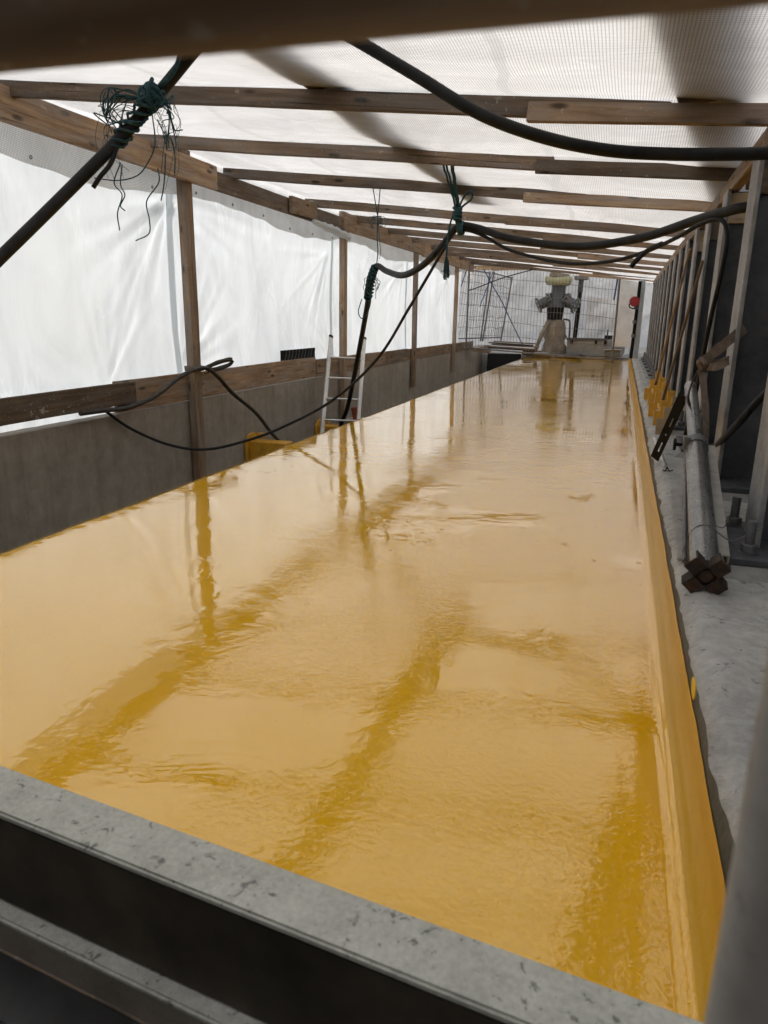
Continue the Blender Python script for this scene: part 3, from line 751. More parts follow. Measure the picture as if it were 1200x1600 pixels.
obj('knot', MB().tube(spline([(0.404,4.169,1.21),(0.428,4.136,1.186),(0.437,4.186,1.145),(0.408,4.202,1.169),(0.396,4.153,1.194),(0.42,4.161,1.153)], 6), .012, 8), STRAP, s_)
obj('band', ribbon([(0.412,4.202,1.169),(0.387,4.285,1.07),(0.387,4.367,0.972),(0.428,4.417,0.906),(0.47,4.367,0.922),(0.461,4.244,1.029),(0.428,4.186,1.153)], .04, (.3,1,.2)), STRAP, s_)
obj('drop', ribbon([(0.416,4.169,1.153),(0.437,4.087,1.029),(0.453,4.038,0.922),(0.461,3.996,0.79),(0.47,3.955,0.675)], .035, (1,.3,0)), STRAP, s_)

# ------------------------------------------------------------------ hoses, cables and ropes
def hose(name, pts, r, mat, label, cat, k=10, n=12):
    o = obj(name, MB().tube(spline(pts, k), r, n), mat, smooth=True); return tag(o, label, cat)
hose('hose', [(-2.604,2.368,1.461),(-2.529,2.516,1.618),(-2.36,2.738,1.89),(-2.144,2.923,2.174),(-1.984,2.997,2.359),(-1.846,3.019,2.488),(-1.74,3.03,2.57)], .026, RUBBER, 'thick black hose slanting down at upper left, tied with green rope', 'hose')
hose('hose', [(-1.20,3.03,2.50),(-1.126,3.034,2.465),(-.87,3.034,2.318),(-.608,3.034,2.165),(-.36,3.071,2.076),(-.12,3.108,2.026),(.114,3.145,2.008),(.34,3.182,2.004),(.525,3.256,2.011),(.80,3.40,2.0),(1.1,3.6,1.85)], .0235, RUBBER, 'thick black hose sagging across the roof at upper right', 'hose')
hose('hose', [(1.0,4.75,2.03),(.626,4.75,2.026),(.496,4.9,2.019),(.361,5.15,2.006),(.052,5.5,1.945),(-.392,5.8,1.925),(-.909,6.05,2.013),(-1.227,6.2,2.117),(-1.388,6.2,2.126),(-1.544,6.3,1.987),(-1.764,6.5,1.846),(-2.032,6.8,1.782),(-2.321,7.2,1.842),(-2.505,7.4,1.906),(-2.594,7.5,1.758),(-2.842,8.0,1.361),(-3.272,8.8,.631),(-3.56,9.3,.142),(-3.727,9.5,-.109),(-3.85,9.65,-.6)], .030, RUBBER, 'black hose hung by ropes mid-span, dropping behind the deck by the ladder', 'hose')
hose('cable', [(.49,5.5,.56),(.502,5.4,.758),(.511,5.25,.992),(.513,5.0,1.407),(.528,4.87,1.702),(.528,4.85,1.896),(.484,4.9,1.98),(.389,5.0,1.969),(.278,5.15,1.914),(.1,5.4,1.849),(-.148,5.6,1.8),(-.48,5.85,1.812),(-.911,6.1,1.926),(-1.197,6.2,2.067),(-1.404,6.2,2.101),(-1.53,6.25,1.931),(-1.846,6.4,1.486),(-2.178,6.5,1.02),(-2.636,6.5,.607),(-3.148,6.4,.32),(-3.529,6.3,.169),(-3.84,6.1,.103),(-4.04,5.8,.181),(-4.12,5.35,.395),(-4.14,5.05,.591)], .0135, RUBBER, 'thin black cable running from the columns over the rope tie to the left wall', 'cable')
hose('cable', [(.01,5.40,1.75),(.04,5.40,1.79),(.09,5.4,1.84),(.14,5.35,1.87),(.19,5.28,1.885)], .017, RUBBER, 'short black taped splice hanging on the thin cable at right', 'cable')
hose('cable', [(-4.10,4.7,.615),(-4.09,4.982,.608),(-4.06,5.255,.603),(-4.02,5.607,.676),(-4.0,5.992,.823),(-3.985,6.365,.88),(-3.99,6.636,.777),(-4.0,6.953,.568),(-4.0,7.454,.299),(-3.92,7.667,.045),(-3.85,7.849,-.177),(-3.8,7.969,-.6)], .021, RUBBER2, 'thick dusty cable looped over the first post along the wall', 'cable')
hose('cable', [(0.593,5.026,0.564),(0.577,4.614,0.658),(0.54,3.626,0.935),(0.577,3.527,1.029),(0.631,3.461,1.121),(0.783,3.296,1.318)], .017, RUBBER, 'black cable crossing in front of the second column at the right edge', 'cable')
st_ = thing('webbing_strap', (-4.0, 6.5, .86), 'dark webbing strap tying the dusty cable to the first post', 'strap')
obj('band', ribbon([(-4.18,6.33,.87),(-4.065,6.33,.875),(-4.062,6.5,.865),(-4.18,6.50,.87)], .05, (0,0,1)), STRAP, st_, smooth=True)
obj('loop', ribbon([(-4.05,6.5,.86),(-4.02,6.62,.90),(-4.01,6.8,.925),(-4.01,6.98,.93),(-4.02,6.95,.88),(-4.03,6.75,.85),(-4.05,6.55,.84)], .045, (0,.1,1)), RUBBER2, st_, smooth=True)

def strands(c, n, spread, drop, r, mat, parent, rnd, dirs=None, name='strand'):
    """loose frayed rope ends leaving c"""
    for k in range(n):
        a = rnd.uniform(0, 2*math.pi); sx = math.cos(a)*spread*rnd.uniform(.4,1); 
        P = [Vector(c)]; d = rnd.uniform(.5,1)*drop
        for i in range(1, 6):
            t_ = i/5; P.append(Vector(c) + Vector((sx*math.sin(t_*2.2)*(1.2 if dirs is None else dirs), rnd.uniform(-.3,.3)*spread, -d*t_**1.4 + .18*spread*math.sin(t_*3)) ) + Vector((rnd.uniform(-1,1), rnd.uniform(-1,1), rnd.uniform(-1,1)))*spread*.10)
        obj(name, MB().tube(spline(P, 5), r, 5), mat, parent, smooth=True)
rnd = random.Random(5)
rp = thing('rope', (-2.04, 2.95, 2.0), 'frayed green rope knotted around the thick black hose at upper left', 'rope', 'green ropes carrying the hoses')
kc = Vector((-2.03, 2.945, 2.292)); hd = Vector((.16, .06, .2)).normalized(); U = .74
km = MB()
for k in range(16):
    o_ = kc + hd*rnd.uniform(-.035,.04) + Vector((.006,-.012,0)); ax = (hd + Vector((rnd.uniform(-.7,.7), rnd.uniform(-.7,.7), rnd.uniform(-.7,.7)))).normalized(); a = ax.orthogonal().normalized(); b2 = ax.cross(a); rr = rnd.uniform(.030,.052)
    P = [o_ + (a*math.cos(t_)*rnd.uniform(.85,1.1) + b2*math.sin(t_))*rr + ax*.014*math.sin(2*t_+k) for t_ in [2*math.pi*i/14 for i in range(15)]]
    km.tube(spline(P[:-1] + [P[0]], 3), rnd.uniform(.004,.0095), 7)
obj('knot', km, ROPE, rp, smooth=True)
wr = MB(); hd2 = Vector((-2.185,2.90,2.125)) - kc
for tw in (0, 1.4, 2.9, 4.3):
    P = []
    for i in range(40):
        t_ = i/39; ax = hd2.normalized(); a = ax.orthogonal().normalized(); b2 = ax.cross(a); rr = .033 + .004*math.sin(i*1.7 + tw)
        P.append(kc + hd2*t_*(1.0+.1*tw/4) + (a*math.cos(t_*(9+tw)+tw) + b2*math.sin(t_*(9+tw)+tw))*rr)
    wr.tube(P, .006, 6)
obj('wrapping', wr, ROPE, rp, smooth=True)
obj('tail', MB().tube(spline([kc+Vector((.045,0,.045)), kc+Vector((.10,.015,.09)), kc+Vector((.135,.02,.15)), kc+Vector((.135,.03,.21)), kc+Vector((.16,.04,.28))], 8), .010, 8), ROPE, rp, smooth=True)
obj('tail', MB().tube(spline([(-2.18,2.885,2.10),(-2.20,2.86,2.03),(-2.235,2.83,1.975),(-2.27,2.82,1.93)], 6), .010, 8), RUBBER, rp, smooth=True)
def wild(c, dirx, n, w, drop, r, nm):
    for k in range(n):
        w0 = w*rnd.uniform(.45,1.15); P = [Vector(c)]; m_ = rnd.randint(5,8); ph = rnd.uniform(0,6.28)
        for q_ in range(1, m_):
            t_ = q_/(m_-1); P.append(Vector(c) + Vector((dirx*w0*math.sin(t_*rnd.uniform(1.7,2.6)) + rnd.uniform(-.03,.03), rnd.uniform(-.05,.02), rnd.uniform(.0,.07)*math.sin(t_*3.1) - drop*rnd.uniform(.5,1.2)*t_**1.6)))
        obj(nm, MB().tube(spline(P, 6), rnd.choice(r), 5), ROPE, rp, smooth=True)
wild(kc + Vector((-.02,-.03,.0)), -1, 14, .20, .13, (.0014,.002,.0026,.003), 'loop')
wild(kc + Vector((-.06,-.03,-.05)), -1, 7, .16, .25, (.001,.0016), 'strand')
wild(kc + Vector((.03,-.03,-.03)), 1, 8, .11, .16, (.0014,.002,.0026), 'loop')
wild(kc + Vector((.03,-.03,-.05)), 1, 5, .09, .30, (.001,.0016), 'strand')
for P in ([(.02,-.03,-.08),(.04,-.05,-.25),(-.02,-.06,-.36),(-.09,-.07,-.42),(-.22,-.08,-.44),(-.38,-.08,-.42)],
          [(-.20,-.06,-.34),(-.25,-.07,-.45),(-.20,-.07,-.52),(-.235,-.08,-.62),(-.23,-.08,-.72)],
          [(-.19,-.06,-.35),(-.205,-.07,-.46),(-.18,-.07,-.52),(-.21,-.08,-.58),(-.18,-.08,-.61)],
          [(.05,-.05,-.38),(.055,-.06,-.46),(-.03,-.07,-.56),(-.02,-.07,-.66),(-.03,-.07,-.74),(-.12,-.08,-.78)],
          [(.10,-.04,-.30),(.10,-.06,-.42),(.09,-.07,-.50),(.07,-.07,-.56)], [(.06,-.04,-.12),(.11,-.05,-.2),(.155,-.05,-.24),(.17,-.05,-.32),(.16,-.05,-.42)]):
    obj('strand', MB().tube(spline([kc + Vector(q_)*U for q_ in P], 7), .0028, 6), ROPE, rp, smooth=True)

rp = thing('rope', (-1.39, 6.18, 1.75), 'dark green rope with a bow and frayed tassel, hanging from the second rafter', 'rope', 'green ropes carrying the hoses')
for a, b in (((-1.50,5.80,2.72),(-1.395,6.14,2.27)), ((-1.475,5.82,2.72),(-1.38,6.15,2.27)), ((-1.425,5.86,2.72),(-1.375,6.15,2.27)), ((-1.41,5.87,2.72),(-1.37,6.16,2.27))):
    P = [Vector(a).lerp(Vector(b), i/20) + Vector((.003*math.sin(i*1.9), 0, .003*math.cos(i*1.9))) for i in range(21)]
    obj('strand', MB().tube(P, .0085, 7), ROPE, rp, smooth=True)
kc = Vector((-1.385, 6.155, 2.235)); km = MB()
for k in range(5):
    P = [kc + Vector((.032*math.cos(t_), .03*math.sin(t_), .035 - k*.022 + .012*math.sin(t_+k))) for t_ in [2*math.pi*i/12 for i in range(13)]]; km.tube(P, .0115, 7)
for dx in (-.012, .0, .012):
    km.tube([kc+Vector((dx,0,-.03)), kc+Vector((dx+.008,.01,-.08)), kc+Vector((dx+.012,.02,-.14))], .012, 7)
for k in range(3):
    P = [Vector((-1.375+k*.016,6.2,2.118)) + Vector((.0, .048*math.cos(t_), .048*math.sin(t_))) for t_ in [2*math.pi*i/14 for i in range(15)]]; km.tube(P, .0105, 7)
obj('knot', km, ROPE, rp, smooth=True)
obj('bow', MB().tube(spline([kc+Vector((.01,0,.03)), kc+Vector((.05,-.01,.11)), kc+Vector((.10,-.02,.15)), kc+Vector((.125,-.02,.135)), kc+Vector((.11,-.01,.09)), kc+Vector((.05,0,.05)), kc+Vector((.01,0,.01))], 7), .0085, 7), ROPE, rp, smooth=True)
obj('tail', MB().tube(spline([kc+Vector((-.03,0,0)), kc+Vector((-.055,-.02,-.1)), kc+Vector((-.07,-.02,-.22)), kc+Vector((-.075,-.02,-.34))], 7), .008, 7), ROPE, rp, smooth=True)
tm = MB()
for k in range(26):
    a = rnd.uniform(0, 6.28); q_ = rnd.uniform(.01,.034); t0 = kc + Vector((-.075,-.02,-.33))
    tm.tube(spline([t0, t0 + Vector((math.cos(a)*q_*.7, math.sin(a)*q_*.7, -.06)), t0 + Vector((math.cos(a)*q_, math.sin(a)*q_, -.17-rnd.uniform(0,.03)))], 4), .0035, 4)
obj('tassel', tm, ROPE, rp, smooth=True)
strands(kc + Vector((-.075,-.02,-.46)), 5, .07, .05, .0016, ROPE, rp, rnd)

rp = thing('rope', (-2.49, 7.4, 1.5), 'thin green rope tied round the hose above the ladder, hanging from the third rafter', 'rope', 'green ropes carrying the hoses')
jn = Vector((-2.475, 7.34, 2.38))
for a in ((-2.53,7.30,2.72), (-2.43,7.30,2.72)):
    obj('strand', MB().tube([Vector(a), Vector(a).lerp(jn,.5), jn], .0055, 6), ROPE, rp, smooth=True)
obj('strand', MB().tube(spline([jn, jn+Vector((-.01,.02,-.2)), Vector((-2.49,7.4,2.05)), Vector((-2.50,7.4,1.93))], 6), .006, 6), ROPE, rp, smooth=True)
obj('strand', MB().tube(spline([jn, jn+Vector((.02,.02,-.25)), jn+Vector((.03,.02,-.33)), Vector((-2.47,7.4,1.98))], 6), .003, 5), ROPE, rp, smooth=True)
strands(jn, 12, .10, .12, .003, ROPE, rp, rnd)
wr = MB(); P0 = [Vector((-2.505,7.4,1.906)), Vector((-2.594,7.5,1.758)), Vector((-2.70,7.72,1.58))]
SPn = spline(P0, 14)
for tw in (0, 3.14):
    P = []
    for i, pt in enumerate(SPn): P.append(pt + Vector((.046*math.cos(i*1.1+tw), -.046*abs(math.sin(i*1.1+tw))*.6-.01, .03*math.sin(i*1.1+tw))))
    wr.tube(P, .012, 6)
obj('wrapping', wr, ROPE, rp, smooth=True)
strands((-2.56,7.40,1.80), 9, .09, .22, .003, ROPE, rp, rnd)
obj('loop', MB().tube(spline([(-2.62,7.44,1.66),(-2.57,7.42,1.58),(-2.60,7.42,1.45),(-2.68,7.45,1.38),(-2.72,7.45,1.45),(-2.68,7.45,1.58)], 7), .006, 6), ROPE, rp, smooth=True)

# ------------------------------------------------------------------ ladder, pot and yellow pieces in the gap
ld = thing('ladder', (-3.7, 9.2, -1.2), 'aluminium ladder with black tips leaning in the gap beside the wall', 'ladder')
LT, RT, LB, RB = Vector((-4.04,9.9,1.10)), Vector((-3.60,10.12,1.08)), Vector((-3.60,8.15,-1.23)), Vector((-3.16,8.37,-1.25))
LB = LT + (Vector((-3.815,9.0,-.144)) - LT)*1.86; RB = RT + (LB - LT)
for a, b in ((LT, LB), (RT, RB)):
    timber('rail', b, a, .025, .062, ALU, ld, up=(-.4,-.9,0), warp=0, bevel=.004)
    dd = (a-b).normalized(); timber('end_cap', a - dd*.012, a + dd*.035, .030, .067, RUBBER, ld, up=(-.4,-.9,0), warp=0, bevel=.006)
for k in range(8):
    t_ = .118 + k*.118; smooth_angle(obj('rung', MB().cyl(LT.lerp(LB, t_), RT.lerp(RB, t_), .015, n=12), ALU, ld))
pt_ = MB().lathe([(.0,0),(.055,0),(.075,.14),(.082,.14),(.084,.175),(.076,.175),(.070,.15),(.05,.02),(.0,.02)], (-3.62, 9.85, -.07), 24)
tag(smooth_angle(obj('plant_pot', pt_, TERRA)), 'small terracotta coloured pot at the deck edge beside the ladder', 'pot')
tag(obj('pot_pedestal', MB().box(-3.80,-3.50,9.62,10.1,-1.25,-.072), CON_W), 'concrete pier under the small pot in the gap', 'pier')
def ybox(y, lab, x0=-4.172, x1=-3.66, dz=0.0):
    b2 = thing('yellow_outlet', (x0, y, -.3+dz), lab, 'outlet', 'yellow coated outlets on the left wall')
    obj('flange', MB().prism([(-.16,-.24),(.16,-.24),(.16,.06),(.06,.13),(-.08,.12),(-.16,.04)], .03, Matrix.Translation((x0+.018, y, -.10+dz)) @ Matrix.Rotation(R(90),4,'Z')), YEL, b2, bevel=.006)
    obj('box', MB().box(x0+.034, x1, y-.09, y+.12, -.28+dz, -.06+dz), YEL, b2, bevel=.015, bseg=2)
    obj('bracket', MB().box(x0+.034, x0+.12, y+.10, y+.17, -.05+dz, .01+dz), YEL, b2, bevel=.006)
ybox(7.62, 'yellow coated box outlet low on the wall near the dusty cable')
ybox(9.72, 'yellow coated box outlet at the foot of the ladder', dz=-.10)

# ------------------------------------------------------------------ far end
def fence(name, a, b, za, zb, label, n, lean=0.0, bars=5):
    a, b = Vector(a), Vector(b); f = thing(name, (a+b)/2, label, 'fence', 'wire fence panels at the far end')
    A0, A1 = Vector((a.x, a.y, za[0])), Vector((a.x+lean, a.y, za[1])); B0, B1 = Vector((b.x, b.y, zb[0])), Vector((b.x+lean, b.y, zb[1]))
    for p_, q_ in ((A0-Vector((0,0,.10)),A1+Vector((0,0,.05))),(B0-Vector((0,0,.10)),B1+Vector((0,0,.05)))): obj('post', MB().cyl(p_, q_, .026, n=8), GALV_D, f)
    for p_, q_ in ((A0,B0),(A1,B1)): obj('rail', MB().cyl(p_, q_, .019, n=8), GALV_D, f)
    w_ = MB()
    for k in range(1, n): t_ = k/n; w_.cyl(A0.lerp(B0,t_), A1.lerp(B1,t_), .0055, n=4, cap=False)
    o_ = obj('upright_wires', w_, GALV_D, f); o_['kind'] = 'stuff'
    for k in range(1, bars+1): t_ = k/(bars+1); obj('cross_wire', MB().tube([A0.lerp(A1,t_)+ (B0.lerp(B1,t_)-A0.lerp(A1,t_))*i/8 + Vector((0,0,-.02*math.sin(i*1.3+k))) for i in range(9)], .007, 4), GALV_D, f)
    return f
fence('wire_fence', (-4.02,19.55,0), (-.20,20.19,0), (.62,2.88), (.37,2.51), 'large wire mesh fence panel across the far end of the deck', 46)
fence('wire_fence', (-4.75,21.0,0), (-4.20,22.6,0), (.80,2.75), (.80,2.72), 'narrow wire fence panel standing behind at far left', 12, .2)
fence('wire_fence', (-4.15,22.7,0), (-3.72,23.6,0), (.80,2.72), (.80,2.62), 'slanting wire fence panel, third from the left at the far end', 10, .25)
# back enclosure
def crumple(name, y, x0, x1, z0, z1, label, seed, amp=.12, mat=SH_FAR, along='x', kindgroup='crumpled film at the far end'):
    nx2, nz2 = max(8,int((x1-x0)/.09)), max(8,int((z1-z0)/.09)); mb = MB()
    for j in range(nz2+1):
        for i in range(nx2+1):
            u = x0 + (x1-x0)*i/nx2; z = z0 + (z1-z0)*j/nz2
            d = amp*(N(u*1.1, z*.9, seed) + .5*N(u*3.1, z*2.2, seed+1) + .25*N(u*7, z*5, seed+2))
            mb.v.append(Vector((u, y+d, z)) if along == 'x' else Vector((y+d, u, z)))
    for j in range(nz2):
        for i in range(nx2):
            a = j*(nx2+1)+i; mb.f.append((a, a+1, a+nx2+2, a+nx2+1))
    o = obj(name, mb, mat, smooth=True, centre=False); return tag(o, label, 'sheet', kindgroup)
crumple('plastic_sheet', 25.7, -6.2, 2.1, 0, 3.9, 'crumpled translucent film closing the far end behind the pipe fitting', 3, .18)
crumple('plastic_sheet', 20.85, -.25, .34, .70, 2.55, 'hanging clear film strip at far right of the fence', 9, .10)
crumple('plastic_sheet', -5.7, 18.5, 25.7, 0, 3.9, 'crumpled film wall at far left behind the fence', 13, .16, SH_FAR, 'y')
crumple('plastic_sheet', 23.9, -1.11, -.08, .83, 2.06, 'bulging crumpled film over a pallet right of the dark pole', 17, .22)
# far roof film
fr = MB(); nxx, nyy = 60, 60
for j in range(nyy+1):
    for i in range(nxx+1):
        x = -5.8 + 8*i/nxx; y = 21.0 + 4.9*j/nyy; fr.v.append(Vector((x, y, 3.0 + .10*(y-21) + .10*N(x*.9,y*.9,2) + .05*N(x*2.2,y*2,6))))
for j in range(nyy):
    for i in range(nxx): a = j*(nxx+1)+i; fr.f.append((a,a+1,a+nxx+2,a+nxx+1))
tag(obj('plastic_sheet', fr, SH_FAR, smooth=True, centre=False), 'clear film roof over the far working area', 'sheet', 'crumpled film at the far end')
for k, (x, y) in enumerate(((-4.55,21.6),(-4.15,22.0),(-3.75,22.4))):
    o = timber('short_rafter', (x, y-.8, 2.76), (x+1.2, y+1.0, 2.92), .06, .09, W_NEW); tag(o, ('first','second','third')[k] + ' pale short rafter from the left above the wire fence', 'rafter', 'pale rafters above the fence')
# dark gap to the left of the deck end and the platform behind
tag(obj('platform', MB().box(-5.8, 1.6, 22.95, 25.9, -1.2, .30), CON_K), 'concrete platform beyond the far end of the deck', kind='structure')
tag(obj('gap_shade_block', MB().box(-3.9, -2.95, 22.3, 22.9, -1.2, .34), SHADE_SACK), 'near-black block standing in for shade in the gap left of the deck end', 'block')  # added dark block, stands in for the shadow in the gap
tag(obj('concrete_ledge', MB().box(-5.8, -4.56, 20.0, 22.9, -1.2, .66), CON_K), 'concrete ledge carrying the fence feet at far left', 'ledge')

# pipe fitting
mx, my = -2.02, 23.9
pf = thing('pipe_fitting', (mx, my, .30), 'tall vertical pipe with two flanged stubs and beige wrapped base at the far end', 'pipe')
wrp = MB(); prof2 = [(.40,.0),(.43,.10),(.41,.27),(.35,.44),(.41,.54),(.36,.70),(.35,.86),(.33,.98),(.30,1.08)]
nn = 28; vs = []
for r_, z_ in prof2:
    for k in range(nn):
        a = 2*math.pi*k/nn; rr = r_*(.92 + .30*N(math.cos(a)*1.5, math.sin(a)*1.5 + z_*2.5, 4) + .14*N(a*3, z_*7, 8)); vs.append((mx-.04 + rr*math.cos(a)*.95, my + rr*math.sin(a)*.8, .30 + z_))
wrp.add(vs, [(i*nn+k, i*nn+(k+1)%nn, (i+1)*nn+(k+1)%nn, (i+1)*nn+k) for i in range(len(prof2)-1) for k in range(nn)])
obj('cloth_wrapping', wrp, CLOTH, pf, smooth=True)
smooth_angle(obj('black_band', MB().cyl((mx-.08,my,1.38), (mx-.08,my,1.755), .24, .27, n=24), BLKST, pf))
smooth_angle(obj('body', MB().cyl((mx-.04,my,1.755), (mx-.025,my,2.18), .33, .27, n=24), DGREY, pf))
smooth_angle(obj('upper_pipe', MB().cyl((mx-.025,my,2.18), (mx-.016,my,2.51), .22, n=24), DGREY, pf))
for s_ in (-1, 1):
    d = Vector((s_*.86, -.25, -.40)).normalized(); o0 = Vector((mx-.025, my, 2.08)) + d*.18; e = o0 + d*.47
    stub = smooth_angle(obj('stub', MB().cyl(o0, e, .165, n=20), DGREY, pf))
    for q_ in (o0 + d*.115, e):
        smooth_angle(obj('flange', MB().cyl(q_ - d*.025, q_ + d*.025, .245, n=22), DGREY, stub))
        bm_ = MB(); a = d.orthogonal().normalized(); b3 = d.cross(a)
        for k in range(8): c3 = q_ + (a*math.cos(k*.785) + b3*math.sin(k*.785))*.18; bm_.cyl(c3 - d*.05, c3 + d*.05, .026, n=6)
        bo = obj('bolts', bm_, ALU, stub); bo['kind'] = 'stuff'
rm = MB().lathe([(.24,-.12),(.35,-.09),(.40,-.02),(.42,.06),(.41,.13),(.37,.15),(.37,.06),(.33,-.01),(.23,-.07)], (mx-.033, my, 2.53), 30)
for v_ in rm.v: v_ += Vector((N(v_.x*4, v_.y*4, 3), N(v_.x*4, v_.y*4, 7), 1.6*N(v_.x*3, v_.y*3, 11)))*.05
obj('rim', rm, YEL_P, pf, smooth=True)
dm = MB().lathe([(.29,.0),(.31,.13),(.29,.26),(.2,.36),(.066,.40)], (mx-.025, my, 2.53), 26)
for v_ in dm.v: v_ += Vector((N(v_.x*5,v_.y*5,v_.z*5), N(v_.x*5,9,v_.z*5), 0))*.05
obj('film_hood', dm, CLOTH, pf, smooth=True)
obj('brace', MB().tube([(mx-.25,my-.25,1.32),(mx-.41,my-.29,.95),(mx-.61,my-.33,.34)], .062, 10), CLOTH, pf, smooth=True)
obj('side_pipe', MB().tube(spline([(mx+.2,my-.16,1.40),(mx+.35,my-.16,1.38),(mx+.41,my-.16,1.30),(mx+.43,my-.16,.9),(mx+.41,my-.16,.32)],6), .029, 8), DGREY, pf, smooth=True)
dp = thing('support_pole', (-1.434,24.226,0.345), 'dark upright pole with a grey head plate right of the pipe fitting', 'pole')
obj('shaft', MB().cyl((-1.467,24.226,0.345), (-1.401,24.226,2.224), .07, n=14), BLKST, dp, smooth=False); obj('neck', MB().cyl((-1.401,24.226,2.224),(-1.393,24.226,2.595), .082, n=12), DGREY, dp); obj('head_plate', MB().box(-1.607,-1.178,24.061,24.39,2.595,2.718), MGREY, dp, bevel=.02)
# tank / compressor box
tk = thing('grey_tank', (-0.742,23.237,0.345), 'low grey tank with rounded end and black fittings behind the fence', 'tank')
tb = MB(); pl = [(-1.607,.31),(.016,.31),(.107,.45),(.107,.70),(.016,.823),(-1.607,.823)]; tb.prism(pl, .74, Matrix.Translation((0,23.484,0)))
obj('body', tb, MGREY, tk, bevel=.03, bseg=2); obj('rim', MB().box(-1.623,-0.453,23.08,23.109,0.79,0.856), DGREY, tk)
for x in (-1.5, -.783, -.511): obj('bracket', MB().box(x, x+.08, 23.05, 23.105, .675, .789), BLKST, tk)
obj('pump', MB().box(-0.511,-0.288,23.154,23.484,0.827,0.939).box(-0.453,-0.412,23.237,23.278,0.939,1.112), BLKST, tk); obj('pump', MB().box(-0.206,0.041,23.154,23.484,0.827,0.988), BLKST, tk, bevel=.02)
bt = thing('battery_box', (-0.206,22.742,0.345), 'small pale blue grey box standing in front of the grey tank', 'box')
obj('body', MB().box(-0.453,-0.016,22.536,22.825,0.347,0.609), HOARD, bt, bevel=.01); obj('handle', MB().tube([(-0.494,22.52,0.543),(-0.247,22.512,0.56),(0.016,22.52,0.543)], .02, 6), GALV, bt)
# planks heaped behind the fence
pk = ('topmost', 'second from the top', 'third from the top', 'fourth from the top', 'lowest')
for k in range(5):
    z = .72 - .05*k; x = -3.75 - .12*(k % 2) + .06*k; yy = 22.35 + .12*(k % 3)
    o = timber('loose_plank', (x - .1*k, yy, z), (x + 1.25, yy + .25 - .1*k, z - .06), .17, .035, (W_OLD, W_DRK, W_MID)[k % 3])
    tag(o, pk[k] + ' plank in the heap left of the pipe fitting', 'plank', 'planks heaped behind the fence')
for k, (x, y) in enumerate(((-2.4,22.86),(-1.55,22.88),(-.75,22.86))):
    o = timber('deck_end_plank', (x-.38, y, .29), (x+.38, y+.03, .29), .10, .045, W_OLD); tag(o, ('left','middle','right')[k] + ' plank of the three lying along the far deck end', 'plank', 'planks at the deck end')
o = obj('white_board', MB().box(0.297,0.412,18.952,18.985,0.502,2.438), SH_SIDE, bevel=.004); tag(o, 'narrow upright white board at the far end of the column row', 'board')
sc_ = thing('scaffold_post', (0.272,18.87,0.494), 'dark scaffold post carrying the red lamp at the far end', 'post'); obj('tube', MB().cyl((0.247,18.87,0.494), (0.284,18.87,2.30), .04, n=12), BLKST, sc_)
for z_ in (.99, 1.32, 1.65): obj('coupler', MB().cyl((.256,18.87,z_), (.258,18.87,z_+.08), .058, n=10), GALV_D, sc_)
rl = thing('red_reel', (0.206,18.705,1.688), 'red hose reel hanging on the dark scaffold post at far right', 'reel')
smooth_angle(obj('drum', MB().cyl((0.198,18.639,1.828), (0.214,18.771,1.828), .105, n=24), RED, rl)); obj('rim', MB().cyl((0.196,18.622,1.828), (0.198,18.639,1.828), .118, n=24), RED, rl, bevel=.004)
obj('bracket', MB().tube(spline([(0.082,18.622,1.779),(0.099,18.622,1.697),(0.206,18.622,1.664),(0.272,18.705,1.713)],5), .014, 6), BLKST, rl, smooth=True)
# blue ropes on the fence
hose('rope', [(-3.62,19.45,2.64),(-3.35,19.47,2.2),(-3.12,19.5,1.85),(-2.85,19.55,1.35),(-2.50,19.6,.72)], .015, ROPE_B, 'blue rope slanting down across the wire fence', 'rope', 6, 6)
hose('rope', [(-4.02,19.5,2.84),(-4.10,19.48,2.55),(-4.2,19.45,2.2)], .014, ROPE_B, 'short blue rope at the left fence post', 'rope', 6, 6)
hose('rope', [(-0.247,20.106,2.488),(-0.272,20.106,2.224),(-0.297,20.106,1.894)], .022, ROPE_B, 'blue rope hanging on the right fence post', 'rope', 6, 6)
hose('cable', [(-4.0,19.5,2.10),(-3.7,19.5,2.2),(-3.2,19.6,2.4),(-2.7,19.7,2.55),(-2.2,19.8,2.68),(-1.8,19.85,2.78)], .014, RUBBER2, 'dark cable hung along the top of the wire fence', 'cable', 6, 6)

# ------------------------------------------------------------------ foreground: formwork beam, film-faced board, handrails
hb = thing('formwork_beam', (-.4, .74, .44), 'weathered grey formwork beam crossing the lower left foreground', 'beam')
F0, F1 = Vector((-1.55, .845, .61)), Vector((.62, .622, .61))
def hpart(nm, off, w, h_, mat): return timber(nm, F0 + off, F1 + off, w, h_, mat, hb, warp=.0015, bevel=.004)
hpart('top_flange', Vector((0,0,.013)), .090, .014, H20); hpart('web', Vector((0,.001,-.081)), .086, .174, DKB); hpart('bottom_flange', Vector((0,-.018,-.175)), .100, .013, H20)
bo = thing('film_faced_board', (-.55, .60, .40), 'black film faced plywood board with worn edges in the lower left corner', 'board')
g0, g1 = Vector((-1.5, .760, .40)), Vector((.4, .563, .40))
timber('panel', g0 + Vector((0,-.048,-.012)), g1 + Vector((0,-.048,-.012)), .085, .021, FILM, bo, warp=.001, bevel=.003)
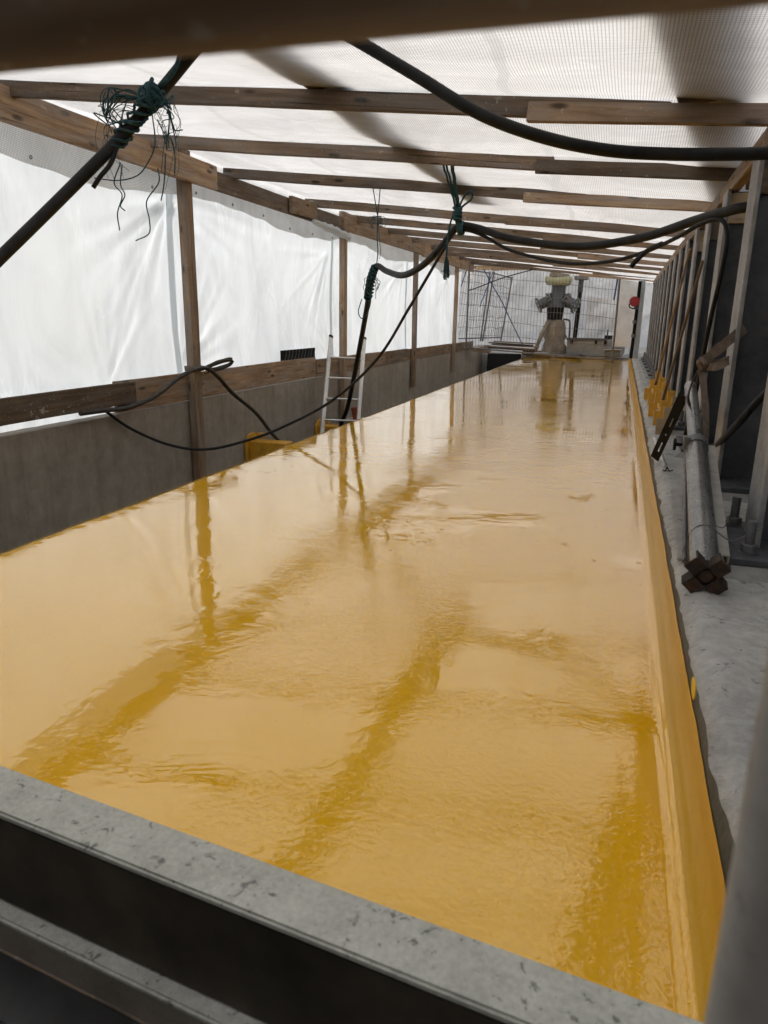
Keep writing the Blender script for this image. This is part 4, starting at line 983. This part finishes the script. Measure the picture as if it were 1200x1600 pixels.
timber('edge', g0 + Vector((0,-.003,-.012)), g1 + Vector((0,-.003,-.012)), .004, .019, W_OLD, bo, warp=.001, bevel=0)
o = timber('steel_ledger', g0 + Vector((0,-.135,-.02)), g1 + Vector((0,-.135,-.02)), .06, .04, GALV_D, warp=0); tag(o, 'grey steel ledger in the extreme lower left corner', 'ledger')
hr = obj('handrail_tube', MB().cyl((-.60,.285,1.533), (.35,.305,1.5245), .0245, n=40), W_MID, smooth=False); smooth_angle(hr)
tag(hr, 'blurred brown scaffold tube across the top of the picture', 'handrail')
hp = smooth_angle(obj('scaffold_tube', MB().cyl((.104,.348,-1.2), (.104,.348,1.30), .0242, n=40), PALE))
tag(hp, 'blurred grey scaffold tube standing in the lower right corner', 'scaffold tube')

# added unseen wall behind the camera, blocks light from that side
tag(obj('light_blocking_wall', MB().box(-4.6, 1.5, -1.12, -1.06, -1.25, 2.95), W_DRK), 'added unseen dark wall behind the camera, blocking light', kind='structure')
for k, (x, y, sx_, sz_) in enumerate(((-2.75, 23.3, .22, .16), (-2.35, 23.1, .30, .10), (-1.35, 23.0, .26, .12))):
    lp = MB(); lp.lathe([(.0,0),(sx_*.9,0),(sx_,sz_*.4),(sx_*.7,sz_*.9),(.0,sz_)], (x, y, .302), 14)
    for v_ in lp.v: v_ += Vector((N(v_.x*7, v_.y*7, 1), N(v_.x*7, v_.y*7, 5), 0))*.06
    tag(obj('rubble_sack', lp, (SHADE_SACK, MGREY, DGREY)[k], smooth=True), ('black', 'pale grey', 'dark grey')[k] + ' slumped sack on the platform at the foot of the pipe fitting', 'sack', 'sacks on the far platform')
hose('hose', [(-2.9,22.98,.33),(-2.5,22.95,.335),(-2.1,22.97,.33),(-1.6,22.95,.335),(-1.0,22.99,.33)], .03, DGREY, 'grey hose lying along the far edge of the deck', 'hose', 6, 8)
hose('rope', [(-3.62,20.9,2.66),(-3.78,20.9,2.2),(-3.95,20.9,1.7)], .014, ROPE_B, 'blue rope slanting left behind the wire fence', 'rope', 6, 6)
